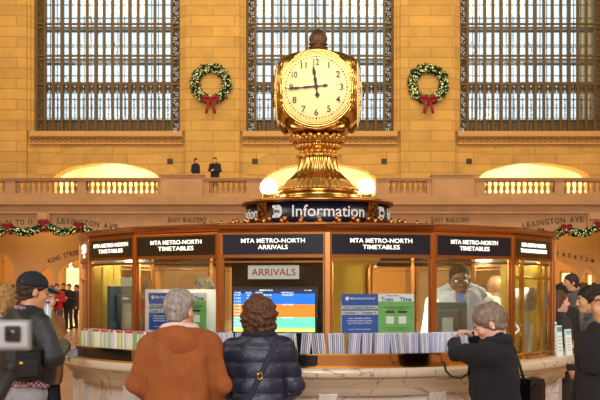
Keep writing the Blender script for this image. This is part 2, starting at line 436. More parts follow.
# the windows
def great_window(j, a, b):
    xa, xb = PX(a, DW), PX(b, DW)
    w = thing('window_%d' % j, None, None, ((xa + xb) / 2, DW + .5, ZS)); struct(w)
    y = DW + .45
    px = DW / FPX
    band = 9 * px
    mb = MB()
    mb.bb((xa, y - .1, ZS), (xa + .12, y + .12, WT)); mb.bb((xb - .12, y - .1, ZS), (xb, y + .12, WT))
    mb.bb((xa, y - .12, ZS), (xb, y + .12, ZS + .08)); mb.bb((xa, y - .12, WT - .15), (xb, y + .12, WT))
    mb.build('window_frame', M['iron'], w)
    nb = 15; x0, x1 = xa + band, xb - band; pit = (x1 - x0) / nb
    mb = MB()
    for i in range(nb + 1):
        x = x0 + pit * i
        mb.bb((x - .078, y - .1, ZS), (x + .068, y + .05, WT))
    mb.build('vertical_bars', M['iron'], w)
    mb = MB()
    tops = [(21.2, 22.8), (25, 26.6), (53.2, 54.8), (57, 58.6), (81.6, 83.8), (118.4, 119.6)]
    off = 58 - 22                                         # the pattern repeats above the picture
    for q in (-14, -10, -46, -50, -82, -86, -118, -122): tops.append((q, q + 1.6))
    for (t, u) in tops: mb.bb((xa, y - .13, PZ(u, DW)), (xb, y + .05, PZ(t, DW)))
    mb.build('horizontal_bars', M['iron'], w)
    # scrollwork: side bands, a band under the transom, a dense band above the sill
    mb = MB(); R90 = Matrix.Rotation(PI / 2, 3, 'X')
    for xs in (xa + band * .55, xb - band * .55):
        z = ZS + .2; i = 0
        while z < WT - .2:
            sg = 1 if i % 2 else -1
            mb.torus((xs + sg * .05, y, z), .12, .044, R90, 12, 5)
            mb.torus((xs - sg * .1, y, z + .1), .06, .026, R90, 8, 5); mb.sphere((xs + sg * .05, y, z), .062, 8, 5, (1, .5, 1)); mb.sphere((xs - sg * .15, y, z + .03), .04, 6, 4, (1, .6, 1)); mb.sphere((xs + sg * .17, y, z + .1), .04, 6, 4, (1, .6, 1))
            mb.tube([(xs - sg * .17, y, z - .1), (xs, y, z + .12), (xs + sg * .17, y, z + .17)], .042, 5)
            z += .27; i += 1
    for i in range(nb):
        xc = x0 + pit * (i + .5); hw = pit / 2 - .06
        for zz in (PZ(85.5, DW), PZ(90, DW)):
            mb.torus((xc, y, zz), .1, .026, R90, 12, 5)
            mb.tube([(xc - hw, y, zz - .12), (xc, y, zz + .02), (xc + hw, y, zz - .12)], .022, 5)
            mb.torus((xc - hw * .6, y, zz + .02), .05, .02, R90, 8, 4); mb.torus((xc + hw * .6, y, zz + .02), .05, .02, R90, 8, 4)
        for zz in (PZ(99, DW), PZ(104, DW), PZ(109, DW), PZ(114, DW)):
            mb.tube([(xc, y, zz + .14), (xc + .05, y, zz), (xc, y, zz - .12), (xc - .05, y, zz), (xc, y, zz + .14)], .014, 4)
        mb.bb((xc - .012, y - .01, PZ(118, DW)), (xc + .012, y + .01, PZ(94, DW)))
        for r in range(4):
            zz = PZ(120.6 + r * 3.0, DW)
            for sx in (-.5, .5):
                mb.torus((xc + sx * hw, y, zz), .066, .042, R90, 10, 5)
            mb.tube([(xc - hw, y, zz + .07), (xc + hw, y, zz - .07)], .036, 4); mb.tube([(xc - hw, y, zz - .07), (xc + hw, y, zz + .07)], .036, 4)
    mb.build('scrollwork', M['iron'], w)
    mb = MB(); mb.bb((xa, y + .12, ZS), (xb, y + .14, WT)); mb.build('window_pane', M['pane'], w)
    # outer glazing two metres behind with its glass-floored walkways
    yo = DW + 3.2; mb = MB()
    for i in range(nb + 8):
        x = xa - .3 + (xb - xa + .6) * i / (nb + 7)
        mb.bb((x - .02, yo - .03, ZS - .5), (x + .02, yo + .03, WT))
    for p in (16, 30.5, 32.5, 48, 63, 70, 76, 88, 97, 108, 113, 127, 2, -12, -30, -50):
        mb.bb((xa - .6, yo - .05, PZ(p + .35, DW)), (xb + .6, yo + .05, PZ(p - .35, DW)))
    mb.build('outer_lattice', M['iron_far'], w)
    mb = MB(); rr = random.Random(j)
    for i in range(nb):                                    # leaning casement stays seen through the bars
        if rr.random() < .4:
            xc = x0 + pit * (i + .5); zt = PZ(rr.choice((3, 66, 30)), DW)
            mb.tube([(xc - .12, yo - .6, zt), (xc + .1, yo - .6, zt - .45), (xc - .08, yo - .5, zt - .95)], .025, 5)
    for zz in (PZ(57, DW), PZ(83, DW), PZ(23, DW)): mb.bb((xa, DW + 1.3, zz - .03), (xb, DW + 1.9, zz))
    mb.build('walkway', M['iron_far'], w)
    mb = MB()
    mb.bb((xa - .2, DW + 1.2, ZS - .5), (xa - .1, yo, WT)); mb.bb((xb + .1, DW + 1.2, ZS - .5), (xb + .2, yo, WT)); mb.bb((xa - .2, DW + 1.2, ZS - .6), (xb + .2, yo + .1, ZS - .5))
    mb.build('reveal', M['stone_smooth'], w)
    return w
for j, (a, b) in enumerate(WIN): great_window(j + 1, a, b)

# small square vents on the wall
for px, lab in ((170, 'small dark square vent in the stone wall left of the two balcony watchers'), (255, 'small dark square vent in the stone wall just left of the clock pedestal'),
                (384, 'small dark square vent in the stone wall just right of the clock pedestal'), (469, 'small dark square vent in the stone wall beside the right lit archway')):
    yv = DW
    c = P(px, 161.5, yv)
    v = thing('wall_vent', lab, 'vent', c)
    mb = MB(); mb.bb((c.x - .15, yv - .03, c.z - .15), (c.x + .15, yv, c.z + .15)); mb.build('vent_grille', M['vent'], v)
    mb = MB()
    for q in range(4): mb.bb((c.x - .14, yv - .045, c.z - .13 + q * .075), (c.x + .14, yv - .03, c.z - .1 + q * .075))
    mb.build('slat', M['iron'], v)

# balcony ------------------------------------------------------------------
ARCH_Z0, ARCH_CR = 3.0, PZ(231, DB)
fholes = [(PX(-75, DB), PX(165, DB), 0, 2.9, ARCH_CR), (PX(215, DB), PX(420, DB), 0, 2.9, ARCH_CR), (PX(470, DB), PX(710, DB), 0, 2.9, ARCH_CR)]
mb = MB(); arched_wall(mb, -HX, HX, 0, PZ(213, DB), DB, DB + 1.0, fholes)
struct(mb.build('balcony_wall', M['stone_pink'], loc=(0, DB, 0), normals=False))
mb = MB()
mb.bb((-HX, DB - .18, PZ(213.6, DB)), (HX, DB + 1, PZ(212, DB))); mb.bb((-HX, DB - .05, PZ(212, DB)), (HX, DB + 1, PZ(205, DB)))
mb.bb((-HX, DB - .3, PZ(205, DB)), (HX, DB + 1, PZ(203.4, DB))); mb.bb((-HX, DB - .12, PZ(203.4, DB)), (HX, DB + 1, PZ(197, DB)))
k += 1; struct(mb.build('trim_%d' % k, M['stone_pink'], loc=(0, DB, 0)))
mb = MB(); mb.bb((-HX, DB + .9, BF - .35), (HX, DW + .1, BF)); struct(mb.build('balcony_floor', M['stone_smooth'], loc=(0, DB, 0)))

groups = [(-34, 5), (15, 77), (86, 157), (209, 247), (389, 427), (485, 555), (564, 634)]
bal = thing('trim_%d' % (k + 1), None, None, (0, DB, PZ(197, DB))); struct(bal); k += 1
yb = DB + .25
mb = MB()
gap = (PX(262, DB), PX(377, DB))
for (xa, xb) in ((-HX, gap[0]), (gap[1], HX)):
    mb.bb((xa, DB - .06, PZ(181, DB)), (xb, DB + .56, PZ(178.4, DB))); mb.bb((xa, DB - .12, PZ(178.9, DB)), (xb, DB + .62, PZ(177.8, DB)))
    mb.bb((xa, DB - .02, PZ(197, DB)), (xb, DB + .5, PZ(193.2, DB)))
mb.build('balustrade_rail', M['stone_pink'], bal)
mb = MB()
cuts = [-HX] + [PX(v, DB) for g in groups for v in g] + [HX]
for i in range(0, len(cuts), 2):
    xa, xb = cuts[i], cuts[i + 1]
    if xa < gap[0] and xb > gap[1]:
        mb.bb((xa, DB - .02, PZ(193.3, DB)), (gap[0], DB + .5, PZ(181, DB))); mb.bb((gap[1], DB - .02, PZ(193.3, DB)), (xb, DB + .5, PZ(181, DB)))
    else: mb.bb((xa, DB - .02, PZ(193.3, DB)), (xb, DB + .5, PZ(181, DB)))
for (xa, xb) in ((PX(161, DB), PX(203, DB)), (PX(432, DB), PX(474, DB))):
    mb.bb((xa, DB - .12, PZ(197, DB)), (xb, DB + .6, PZ(175.5, DB))); mb.bb((xa - .05, DB - .18, PZ(175.5, DB)), (xb + .05, DB + .66, PZ(174, DB)))
mb.build('balustrade_pier', M['stone_pink'], bal)
prof0 = [(.055, 0), (.085, .02), (.085, .05), (.05, .08), (.075, .16), (.092, .22), (.08, .3), (.045, .4), (.04, .44), (.06, .46), (.045, .49), (.07, .52), (.07, .56)]
bm0 = None
hb = PZ(181, DB) - PZ(193.2, DB)
for (a, b) in groups:
    n = max(2, round((b - a) / 5.6))
    for i in range(n):
        x = PX(a + (b - a) * (i + .5) / n, DB)
        if bm0 is None:
            mb = MB(); mb.lathe([(r, z * hb / .56) for r, z in prof0], (x, yb, PZ(193.2, DB)), 12); o = mb.build('baluster', M['stone_pink'], bal); bm0 = (o, x)
        else:
            o = bm0[0].copy(); COL.objects.link(o); o.parent = bal; o.location = (x - bm0[1], 0, 0)

# under the balcony: passages with vaults and lettered inner walls
YI = 51.5
ih = []
mirror = lambda v: 635 - v
inner = [(PX(58, YI), PX(160, YI), 0, 2.25, PZ(254, YI)), (PX(475, YI), PX(577, YI), 0, 2.25, PZ(254, YI)),
         (PX(39, YI), PX(54, YI), 0, PZ(277, YI), PZ(268, YI)), (PX(-60, YI), PX(14, YI), 0, 2.6, PZ(247, YI)),
         (PX(230, YI), PX(405, YI), 0, 2.6, PZ(247, YI)), (PX(582, YI), PX(596, YI), 0, PZ(277, YI), PZ(268, YI)), (PX(621, YI), PX(690, YI), 0, 2.6, PZ(247, YI))]
mb = MB(); arched_wall(mb, -HX, HX, 0, BF - .3, YI, YI + .8, inner)
struct(mb.build('passage_wall', M['stone_vault'], loc=(0, YI, 0), normals=False))
mb = MB(); mb.bb((-HX, 66, 0), (HX, 66.4, BF)); struct(mb.build('passage_end_wall', M['stone_vault'], loc=(0, 66, 0)))
mb = MB(); mb.bb((-HX, YI + .8, BF - .9), (HX, 66.4, BF - .4)); struct(mb.build('passage_ceiling', M['stone_vault'], loc=(0, 60, 0)))
# lit doorways at the end of the passages
k0 = 3
for (a, b, t) in ((66, 79, 268), (562, 571, 273), (588, 597, 275)):
    k0 += 1
    d = thing('door_%d' % k0, None, None, (PX((a + b) / 2, 65.8), 65.9, 0)); struct(d)
    mb = MB(); mb.bb((PX(a, 65.8), 65.93, 0), (PX(b, 65.8), 65.97, PZ(t, 65.8))); mb.build('lit_opening', mat('lit doorway', (255, 236, 200), .6, emit=(255, 226, 170), estr=1.1), d)
    mb = MB(); mb.bb((PX(a - 1.2, 65.8), 65.8, 0), (PX(a, 65.8), 66, PZ(t - 1.2, 65.8))); mb.bb((PX(b, 65.8), 65.8, 0), (PX(b + 1.2, 65.8), 66, PZ(t - 1.2, 65.8)))
    mb.bb((PX(a - 1.2, 65.8), 65.8, PZ(t, 65.8)), (PX(b + 1.2, 65.8), 66, PZ(t - 1.2, 65.8))); mb.build('door_frame', M['stone_smooth'], d)

# lettering cut in the stone
def letters_on_curve(body, x0, x1, fy, d, hpx, label, nm):
    t = thing(nm, label, 'wall lettering', P((x0 + x1) / 2, fy((x0 + x1) / 2), d))
    n = len(body); wsum = sum(WID.get(c, 1.0) for c in body); x = x0
    for c in body:
        w = (x1 - x0) * WID.get(c, 1.0) / wsum; xc = x + w / 2; x += w
        if c == ' ': continue
        sl = -(fy(xc + 1) - fy(xc - 1)) / 2
        ang = math.atan(sl)
        mb = MB(); Mx = face_M(P(xc, fy(xc), d) + Vector((0, -.012, 0)), (math.cos(ang), 0, math.sin(ang)), (0, -1, 0))
        mb.text(c, Mx, width=w * .8 * d / FPX if c not in 'I1-' else None, height=hpx * d / FPX, ext=.01, bold=.012)
        mb.build('letter', M['letter_stone'], t)
    return t
WID = {' ': .7, 'I': .5, '1': .6, 'N': 1.1, 'O': 1.1, 'W': 1.3, 'A': 1.05, 'L': .85, 'E': .85, 'S': .8, 'F': .8, 'M': 1.25}
letters_on_curve('TRACKS 21 TO 11', -24, 33, lambda x: 222.5 + .0012 * (x - 45) ** 2 * .9 - 1, DB, 5.2, 'track numbers cut in the stone left of the left arch bracket, above the garland', 'carved_lettering')
letters_on_curve('LEXINGTON AVE', 57, 118, lambda x: 220.5 + .0013 * (x - 45) ** 2, DB, 5.4, 'avenue name cut in the stone above the left garland, running behind the booth', 'carved_lettering')
letters_on_curve('EAST BALCONY', 168, 207, lambda x: 220.0, DB, 4.6, 'balcony name cut in the stone below the balcony, left of the clock', 'carved_lettering')
letters_on_curve('EAST BALCONY', 431, 470, lambda x: 220.0, DB, 4.6, 'balcony name cut in the stone below the balcony, right of the clock', 'carved_lettering')
letters_on_curve('LEXINGTON AVE', 522, 584, lambda x: 219.0 + .0014 * (x - 592) ** 2, DB, 5.4, 'avenue name cut in the stone above the right garland', 'carved_lettering')
letters_on_curve('42ND STREET', 47, 82, lambda x: 250.0 + .004 * (x - 104) ** 2 * .9, YI, 4.6, 'street name curving over the left passage opening beside the booth', 'carved_lettering')
letters_on_curve('SUBWAY 4 5 6 7 S', 538, 588, lambda x: 252.2 + .0022 * (x - 530) ** 2, YI, 4.6, 'subway line numbers curving over the right passage opening', 'carved_lettering')
t = thing('direction_arrow', 'small dark arrow cut in stone after the subway line numbers', 'wall lettering', P(592, 260, YI))
mb = MB(); mb.tube([P(589.5, 260, YI), P(594, 261, YI)], .035, 5); mb.tube([P(592, 258.6, YI), P(594.2, 261, YI), P(591.6, 262.6, YI)], .035, 5); mb.build('arrow', M['letter_stone'], t)
# bracket stones over the arch crowns
for px in (45, 592):
    mb = MB(); mb.bb((PX(px - 6, DB), DB - .35, PZ(228, DB)), (PX(px + 6, DB), DB, PZ(213.6, DB))); mb.bb((PX(px - 5, DB), DB - .5, PZ(220, DB)), (PX(px + 5, DB), DB, PZ(213.6, DB)))
    k += 1; struct(mb.build('trim_%d' % k, M['stone_pink'], loc=(0, DB, 0)))

# hanging passage lamps
for px, py, lab in ((70, 263, 'upper glowing globe lamp hanging in the left passage beside the booth'), (71, 268, 'lower glowing globe lamp hanging in the left passage beside the booth'), (572, 263, 'glowing globe lamp hanging in the right passage under the subway lettering')):
    d = 57.0 if py < 268 else 60.0
    c = P(px, py, d); l = thing('hanging_lamp', lab, 'lamp', c)
    mb = MB(); mb.sphere(c, .11); mb.build('globe', mat('lit globe', (255, 245, 220), .4, emit=(255, 226, 160), estr=9), l)
    mb = MB(); mb.cone(c + Vector((0, 0, .1)), (c.x, c.y, BF - .9), .02, .02, 6); mb.build('stem', M['iron'], l)

# wreaths and garlands -------------------------------------------------------
def foliage(mb, c, u, v, R, n, rr, size):
    """sprig leaves scattered round centre c"""
    for _ in range(n):
        a = rr.uniform(0, 2 * PI); r = R * math.sqrt(rr.random())
        p = c + u * math.cos(a) * r + v * math.sin(a) * r
        d = Vector((rr.uniform(-1, 1), rr.uniform(-1, .3), rr.uniform(-1, 1))).normalized()
        s = d.cross(Vector((rr.uniform(-1, 1), rr.uniform(-1, 1), rr.uniform(-1, 1)))).normalized()
        L_, W_ = size * rr.uniform(.7, 1.3), size * .28
        vs = [mb.bm.verts.new(q) for q in (p, p + d * L_ * .5 + s * W_, p + d * L_, p + d * L_ * .5 - s * W_)]
        mb.bm.faces.new(vs)
def bow(parent, c, s):
    """ribbon bow: two loops, knot, two tails"""
    mb = MB()
    for sg in (-1, 1):
        loop = []
        for i in range(13):
            t = i / 12 * 2 * PI
            loop.append(c + Vector((sg * s * (.46 - .46 * math.cos(t)), -.06 - .05 * math.sin(t) - .03 * math.sin(t / 2), s * .26 * math.sin(t) * (1 if True else 1) + s * .10 * (1 - math.cos(t)) / 2)))
        mb.tube(loop, s * .15, 6, flat=(.18, (0, 1, 0)))
        mb.prism([(sg * .03 * s, s * .2), (sg * .92 * s, s * .34), (sg * .96 * s, s * -.12), (sg * .03 * s, s * -.12)][::sg], .05 * s, face_M(c + Vector((0, -.03, 0)), (1, 0, 0), (0, -1, 0)))
    mb.sphere(c + Vector((0, -.1, .02)), s * .17, 10, 8, (1, .7, 1.1))
    mb.build('bow_loops', M['ribbon'], parent)
    for sg in (-1, 1):
        mb = MB()
        mb.tube([c + Vector((sg * .02 * s, -.08, 0)), c + Vector((sg * .22 * s, -.1, -s * .5)), c + Vector((sg * .4 * s, -.07, -s * 1.1)), c + Vector((sg * .52 * s, -.06, -s * 1.6))], [s * .08, s * .15, s * .17, s * .16], 6, flat=(.2, (0, 1, 0)))
        mb.build('bow_tail', M['ribbon'], parent)
def wreath(px, py, lab):
    d = DW - .42; c = P(px, py, d); rr = random.Random(px)
    w = thing('christmas_wreath', lab, 'wreath', c, None)
    R, r = .84, .2
    mb = MB(); mb.torus(c + Vector((0, .05, 0)), R, r * .55, Matrix.Rotation(PI / 2, 3, 'X'), 40, 8)
    for i in range(90):
        a = 2 * PI * i / 90; e = Vector((math.cos(a), 0, math.sin(a)))
        foliage(mb, c + e * R, e, Vector((0, 1, 0)), r, 22, rr, .16)
    mb.build('pine_ring', M['pine'], w, normals=False)
    mb = MB()
    for i in range(270):
        a = rr.uniform(0, 2 * PI); q = rr.uniform(-1, 1) * r * 1.05
        p = c + Vector((math.cos(a), 0, math.sin(a))) * (R + q) + Vector((0, -math.sqrt(max(0, 1 - (q / r / 1.1) ** 2)) * r * .9 - .03, 0))
        mb.sphere(p, rr.uniform(.015, .028), 6, 4)
    tag(mb.build('fairy_lights', M['bulb'], w), kind='stuff')
    bow(w, c + Vector((0, -.2, -R - .02)), .46)
wreath(211, 84, 'lit green wreath with red bow on the pier left of the clock')
wreath(428, 84, 'lit green wreath with red bow on the pier right of the clock')

def garland(pts, bows, lab):
    """pts: picture points along the swags"""
    d = DB - .3; rr = random.Random(int(pts[0][0] + 50)); W = [P(x, y, d) for x, y in pts]
    g = thing('christmas_garland', lab, 'garland', W[len(W) // 2])
    mb = MB(); lb = MB()
    path = []
    for A, B in zip(W, W[1:]):
        for i in range(10): path.append(A.lerp(B, i / 10))
    path.append(W[-1])
    mb.tube(path, .06, 6)
    for A, B in zip(path, path[1:]):
        t = (B - A).normalized(); v = Vector((0, 1, 0)); u = t.cross(v).normalized()
        foliage(mb, A, u, v, .12, 20, rr, .14)
        for _ in range(1 if rr.random() < .75 else 2):
            a = rr.uniform(PI, 2 * PI); p = A + (B - A) * rr.random() + u * math.cos(a) * .13 + v * math.sin(a) * .14
            lb.sphere(p, rr.uniform(.018, .028), 6, 4)
    mb.build('pine_rope', M['pine'], g, normals=False); tag(lb.build('fairy_lights', M['bulb'], g), kind='stuff')
    for (x, y) in bows: bow(g, P(x, y, d) + Vector((0, -.18, 0)), .26)
def swag(anchors, sag):
    out = []
    for (xa, ya), (xb, yb) in zip(anchors, anchors[1:]):
        for i in range(6):
            t = i / 6; out.append((xa + (xb - xa) * t, ya + (yb - ya) * t + sag * 4 * t * (1 - t)))
    out.append(anchors[-1]); return out
garland(swag([(-28, 229), (9, 227), (45, 224), (80, 226), (116, 230)], 7), [(9, 226), (45, 223), (80, 225)], 'lit green garland with red bows hanging on the left of the hall')
garland(swag([(540, 231), (565, 228), (598, 225), (632, 228)], 7), [(565, 227), (598, 224)], 'lit green garland with red bows hanging on the right of the hall')
# ------------------------------------------------------------------ the information booth
CX, CY = 0.161, 9.2
BC = Vector((CX, CY, 0))
RV = 2.125
ANG = [rad(.9 + 21.2 * j) for j in range(-4, 5)]
step = (2 * PI - (ANG[-1] - ANG[0])) / 9
ANG += [ANG[8] + step * i for i in range(1, 9)]
NV = len(ANG)
def ring(a, r, z): return Vector((CX + r * math.sin(a), CY - r * math.cos(a), z))
def facet(i, r_off=0.0):
    """matrix with origin at the foot of facet i, x along it left to right, y up, z outward; and its width"""
    A, B = ring(ANG[i % NV], RV, 0), ring(ANG[(i + 1) % NV], RV, 0)
    t = (B - A).normalized(); n = t.cross(Vector((0, 0, 1)))
    return face_M((A + B) / 2 + n * r_off, t, n), (B - A).length
def fx(i, off, px):
    """place along facet i, on the plane off metres out of it, met by the sight line of picture column px"""
    Mi = facet(i, off)[0].inverted(); o = Mi @ Vector((0, 0, 0)); d = Mi.to_3x3() @ Vector(((px - 300) / FPX, 1, 0))
    return (o - d * (o.z / d.z)).x
ZC = 1.044                     # counter height
Z_SB, Z_ST = 1.833, 1.995      # sign panel bottom and top
Z_RB, Z_RT = 1.995, 2.065      # cornice

booth = thing('information_booth', 'round bronze and glass information booth with marble counter in the middle of the hall', 'booth', (CX, CY, 0))
# base: marble panels between pilasters
mb = MB()
mb.lathe([(2.0, 0), (2.17, 0), (2.17, .93), (2.0, .93), (2.0, 0)], (CX, CY, 0), NV, ANG[0], ANG[0] + 2 * PI, smooth=False)
mb.build('base_wall', M['base'], booth)
mb = MB()
mb.lathe([(2.17, 0), (2.25, 0), (2.25, .16), (2.21, .2), (2.17, .2)], (CX, CY, 0), 68)
mb.build('plinth', M['base'], booth)
mb = MB()
mb.lathe([(2.16, .84), (2.2, .84), (2.2, .885), (2.225, .9), (2.26, .945), (2.29, .965), (2.29, .976), (2.0, .976)], (CX, CY, 0), 96)
mb.build('counter_moulding', M['counter'], booth)
for j in range(NV):
    a = ANG[j]; c = ring(a, 2.175, .5)
    mb = MB(); mb.box(c, (.14, .05, .72), Matrix.Rotation(a, 3, 'Z'), .006)
    mb.build('base_pilaster', M['base'], booth)
mb = MB()
mb.lathe([(1.62, ZC - .066), (2.325, ZC - .066), (2.34, ZC - .05), (2.34, ZC - .014), (2.328, ZC), (1.62, ZC), (1.62, ZC - .066)], (CX, CY, 0), 128)
mb.build('countertop', M['counter'], booth)
# mirror-polished riser in front of the glass carrying the leaflets
for (a0, a1, nm, mt) in ((-60, -38.5, 'riser', 'black'), (-38.3, -8.2, 'riser', 'riser'), (-8, -1.2, 'riser', 'black'), (-1, 27.5, 'riser', 'riser'), (27.7, 38.5, 'riser', 'riser')):
    mb = MB(); mb.arc(2.16, 2.275, ZC + .001, 1.134, rad(a0), rad(a1), 24, (CX, CY, 0)); mb.build(nm, M[mt], booth)
mb = MB(); mb.arc(2.272, 2.3, ZC + .0005, ZC + .014, rad(-60), rad(38.5), 64, (CX, CY, 0)); mb.arc(2.262, 2.282, 1.134, 1.143, rad(-60), rad(38.5), 64, (CX, CY, 0))
mb.build('riser_trim', M['brass'], booth)
# mullions
for j in range(NV):
    a = ANG[j]
    mb = MB()
    mb.box(ring(a, RV, (ZC + Z_RB) / 2), (.042, .04, Z_RB - ZC), Matrix.Rotation(a, 3, 'Z'), .004)
    mb.box(ring(a, RV + .022, (ZC + Z_RB) / 2), (.014, .012, Z_RB - ZC), Matrix.Rotation(a, 3, 'Z'))
    mb.build('mullion', M['bronze'], booth)
    mb = MB(); mb.box(ring(a, RV, ZC + .015), (.066, .06, .03), Matrix.Rotation(a, 3, 'Z'), .004)
    mb.build('mullion_foot', M['bronze'], booth)
front = range(0, 8)
for i in range(NV):
    Mx, w = facet(i)
    mb = MB(); mb.M = Mx
    mb.box((0, Z_SB - .008, 0), (w - .03, .018, .036), None, .003); mb.box((0, Z_RB - .006, 0), (w - .03, .018, .04), None, .003)
    mb.box((0, ZC + .025, 0), (w - .03, .03, .03), None, .003); mb.box((0, Z_SB - .045, -.012), (w - .04, .012, .014))
    mb.box((-w / 2 + .026, (ZC + Z_SB) / 2, -.004), (.012, Z_SB - ZC, .02)); mb.box((w / 2 - .026, (ZC + Z_SB) / 2, -.004), (.012, Z_SB - ZC, .02))
    mb.build('window_rail', M['bronze'], booth)
    if i in (0, 6, 7):
        mb = MB(); mb.M = Mx; zm = PZ(278, 7.9)
        mb.box((0, zm, .004), (w - .04, .022, .03), None, .003)
        if i == 6:
            for x in (-.27 * w, .18 * w): mb.box((x, (ZC + Z_SB) / 2, .004), (.03, Z_SB - ZC, .03), None, .003)
            mb.box((.0, ZC + .012, .03), (w * .5, .016, .04))
        mb.build('door_bar', M['brass'], booth)
    mb = MB(); mb.M = Mx; mb.box((0, (ZC + .04 + Z_SB - .02) / 2, -.006), (w - .05, Z_SB - ZC - .06, .006))
    mb.build('glass_pane', M['glass'], booth)
    # sign box
    s = MB(); s.M = Mx; s.box((0, (Z_SB + Z_ST) / 2, 0), (w - .045, Z_ST - Z_SB - .012, .03)); 
    so = s.build('sign_panel', M['navy' if i in (3, 4, 5) else 'sign_brown_reflection'], booth)
    fm = MB(); fm.M = Mx
    for (x0, x1, y0, y1) in ((-w / 2 + .02, w / 2 - .02, Z_ST - .008, Z_ST), (-w / 2 + .02, w / 2 - .02, Z_SB, Z_SB + .006), (-w / 2 + .018, -w / 2 + .026, Z_SB, Z_ST), (w / 2 - .026, w / 2 - .018, Z_SB, Z_ST)):
        fm.bb((x0, y0, -.005), (x1, y1, .022))
    fm.build('sign_trim', M['bronze'], so)
    T = {1: ('MTA METRO-NORTH', 'TIMETABLES', .56, .4), 2: ('MTA METRO-NORTH', 'TIMETABLES', .46, .32), 3: ('MTA METRO-NORTH', 'ARRIVALS', .45, .21), 4: ('MTA METRO-NORTH', 'TIMETABLES', .445, .265), 5: ('MTA METRO-NORTH', 'TIMETABLES', .45, .285), 6: ('MTA METRO-NORTH', 'TRAIN INFORMATION', .45, .5), 7: ('MTA METRO-NORTH', 'TIMETABLES', .5, .34)}.get(i)
    if T:
        t = MB(); t.M = Mx
        for q, (tx, wd) in enumerate(((T[0], T[2]), (T[1], T[3]))):
            zc = Z_SB + .105 - q * .046
            t.text(tx, Matrix.Translation((0, zc, .017)), width=wd * (w / .76), height=.031, ext=.002, bold=.002)
        t.build('sign_lettering', M['glow'], so)
    if i == 0:
        t = MB(); t.M = Mx
        t.tube([(-.1, Z_SB + .12, .02), (-.02, Z_SB + .1, .02), (.02, Z_SB + .075, .02), (-.06, Z_SB + .07, .02)], .014, 6); t.tube([(.02, Z_SB + .13, .02), (.08, Z_SB + .1, .02), (.1, Z_SB + .07, .02)], .014, 6)
        t.box((0, Z_SB + .035, .018), (.12, .022, .004)); t.build('sign_symbol', M['glow'], so)
    if i == 3:
        bp = MB(); bp.M = Mx; bp.box((0, (ZC + Z_SB) / 2, -.16), (w - .1, Z_SB - ZC - .03, .02)); bp.build('backing_panel', M['black'], booth)
# cornice and roof
mb = MB()
mb.lathe([(2.09, Z_RB), (2.135, Z_RB), (2.14, Z_RB + .012), (2.132, Z_RB + .016), (2.15, Z_RB + .03), (2.165, Z_RB + .052), (2.172, Z_RB + .056), (2.172, Z_RT - .004), (2.16, Z_RT), (2.09, Z_RT)], (CX, CY, 0), NV, ANG[0], ANG[0] + 2 * PI, smooth=False)
mb.build('cornice', M['bronze'], booth)
mb = MB(); mb.lathe([(0, Z_RT - .05), (2.1, Z_RT - .05), (2.1, Z_RT - .02), (1.2, Z_RT + .004), (0, Z_RT + .004), (0, Z_RT - .05)], (CX, CY, 0), 51); mb.build('roof', M['bronze_dark'], booth)
mb = MB(); mb.lathe([(.5, Z_RT - .075), (2.06, Z_RT - .075), (2.06, Z_RT - .055), (.5, Z_RT - .055), (.5, Z_RT - .075)], (CX, CY, 0), 51); mb.build('soffit', mat('pale soffit', (226, 214, 170), .6), booth)
# brass column in the middle that carries the clock
mb = MB(); mb.lathe([(.0, 0), (.62, 0), (.62, .14), (.52, .2), (.5, .22), (.5, 1.78), (.56, 1.84), (.6, 1.9), (.6, Z_RT - .05), (0, Z_RT - .05)], (CX, CY, 0), 48, mod=lambda a, z: 1 + .012 * math.cos(14 * a)); mb.build('core_column', M['brass_soft'], booth)
mb = MB()
for q in range(7):
    a = 2 * PI * q / 7 + .2; mb.box(ring(a, .52, 1.1), (.05, .04, 1.5), Matrix.Rotation(a, 3, 'Z'), .008)
mb.build('column_rib', M['bronze'], booth)
# brass partitions inside
for a, r0, r1, mt in ((-67, 1.86, 2.07, 'brass_soft'), (-59, 1.95, 2.07, 'brass_soft'), (70, 1.7, 2.05, 'brass_soft')):
    mb = MB(); A, B = ring(rad(a), r0, 1.42), ring(rad(a), r1, 1.42); mb.box((A + B) / 2, (.03, r1 - r0, .74), Matrix.Rotation(rad(a), 3, 'Z'), .004)
    mb.box(ring(rad(a), r0, 1.42), (.05, .05, .76), Matrix.Rotation(rad(a), 3, 'Z'), .004)
    mb.build('partition', M[mt], booth)
# scrolled cresting round the roof
for (R, n, h) in ((1.1, 44, .1), (.8, 34, .15)):
    mb = MB()
    for q in range(n):
        a = 2 * PI * q / n; c = ring(a, R, Z_RT); fm = face_M(c, (math.cos(a), math.sin(a), 0), (math.sin(a), -math.cos(a), 0))
        mb.M = fm; s = 2 * PI * R / n
        mb.tube([(-s * .48, .01, 0), (-s * .4, h * .5, 0), (-s * .15, h * .62, 0), (-s * .08, h * .35, 0), (-s * .25, h * .25, 0)], .011, 5, flat=(1.5, (0, 0, 1)))
        mb.tube([(s * .48, .01, 0), (s * .4, h * .5, 0), (s * .15, h * .62, 0), (s * .08, h * .35, 0), (s * .25, h * .25, 0)], .011, 5)
        mb.sphere((0, h * .8, 0), .02, 8, 6, (1, 1.5, 1)); mb.sphere((s * .5, h * .42, 0), .022, 8, 6)
    mb.M = Matrix.Identity(4); mb.torus((CX, CY, Z_RT + .012), R, .014, n=64, m=6)
    mb.build('cresting', M['bronze'], booth)
# light fittings under the soffit
for q in range(6):
    a = rad(-75 + 60 * q); c = ring(a, 1.45, Z_RT - .078)
    mb = MB(); mb.box(c, (.6, .12, .02), Matrix.Rotation(a, 3, 'Z')); mb.build('strip_light', mat('strip light', (255, 250, 225), .4, emit=(255, 244, 200), estr=4.0), booth)

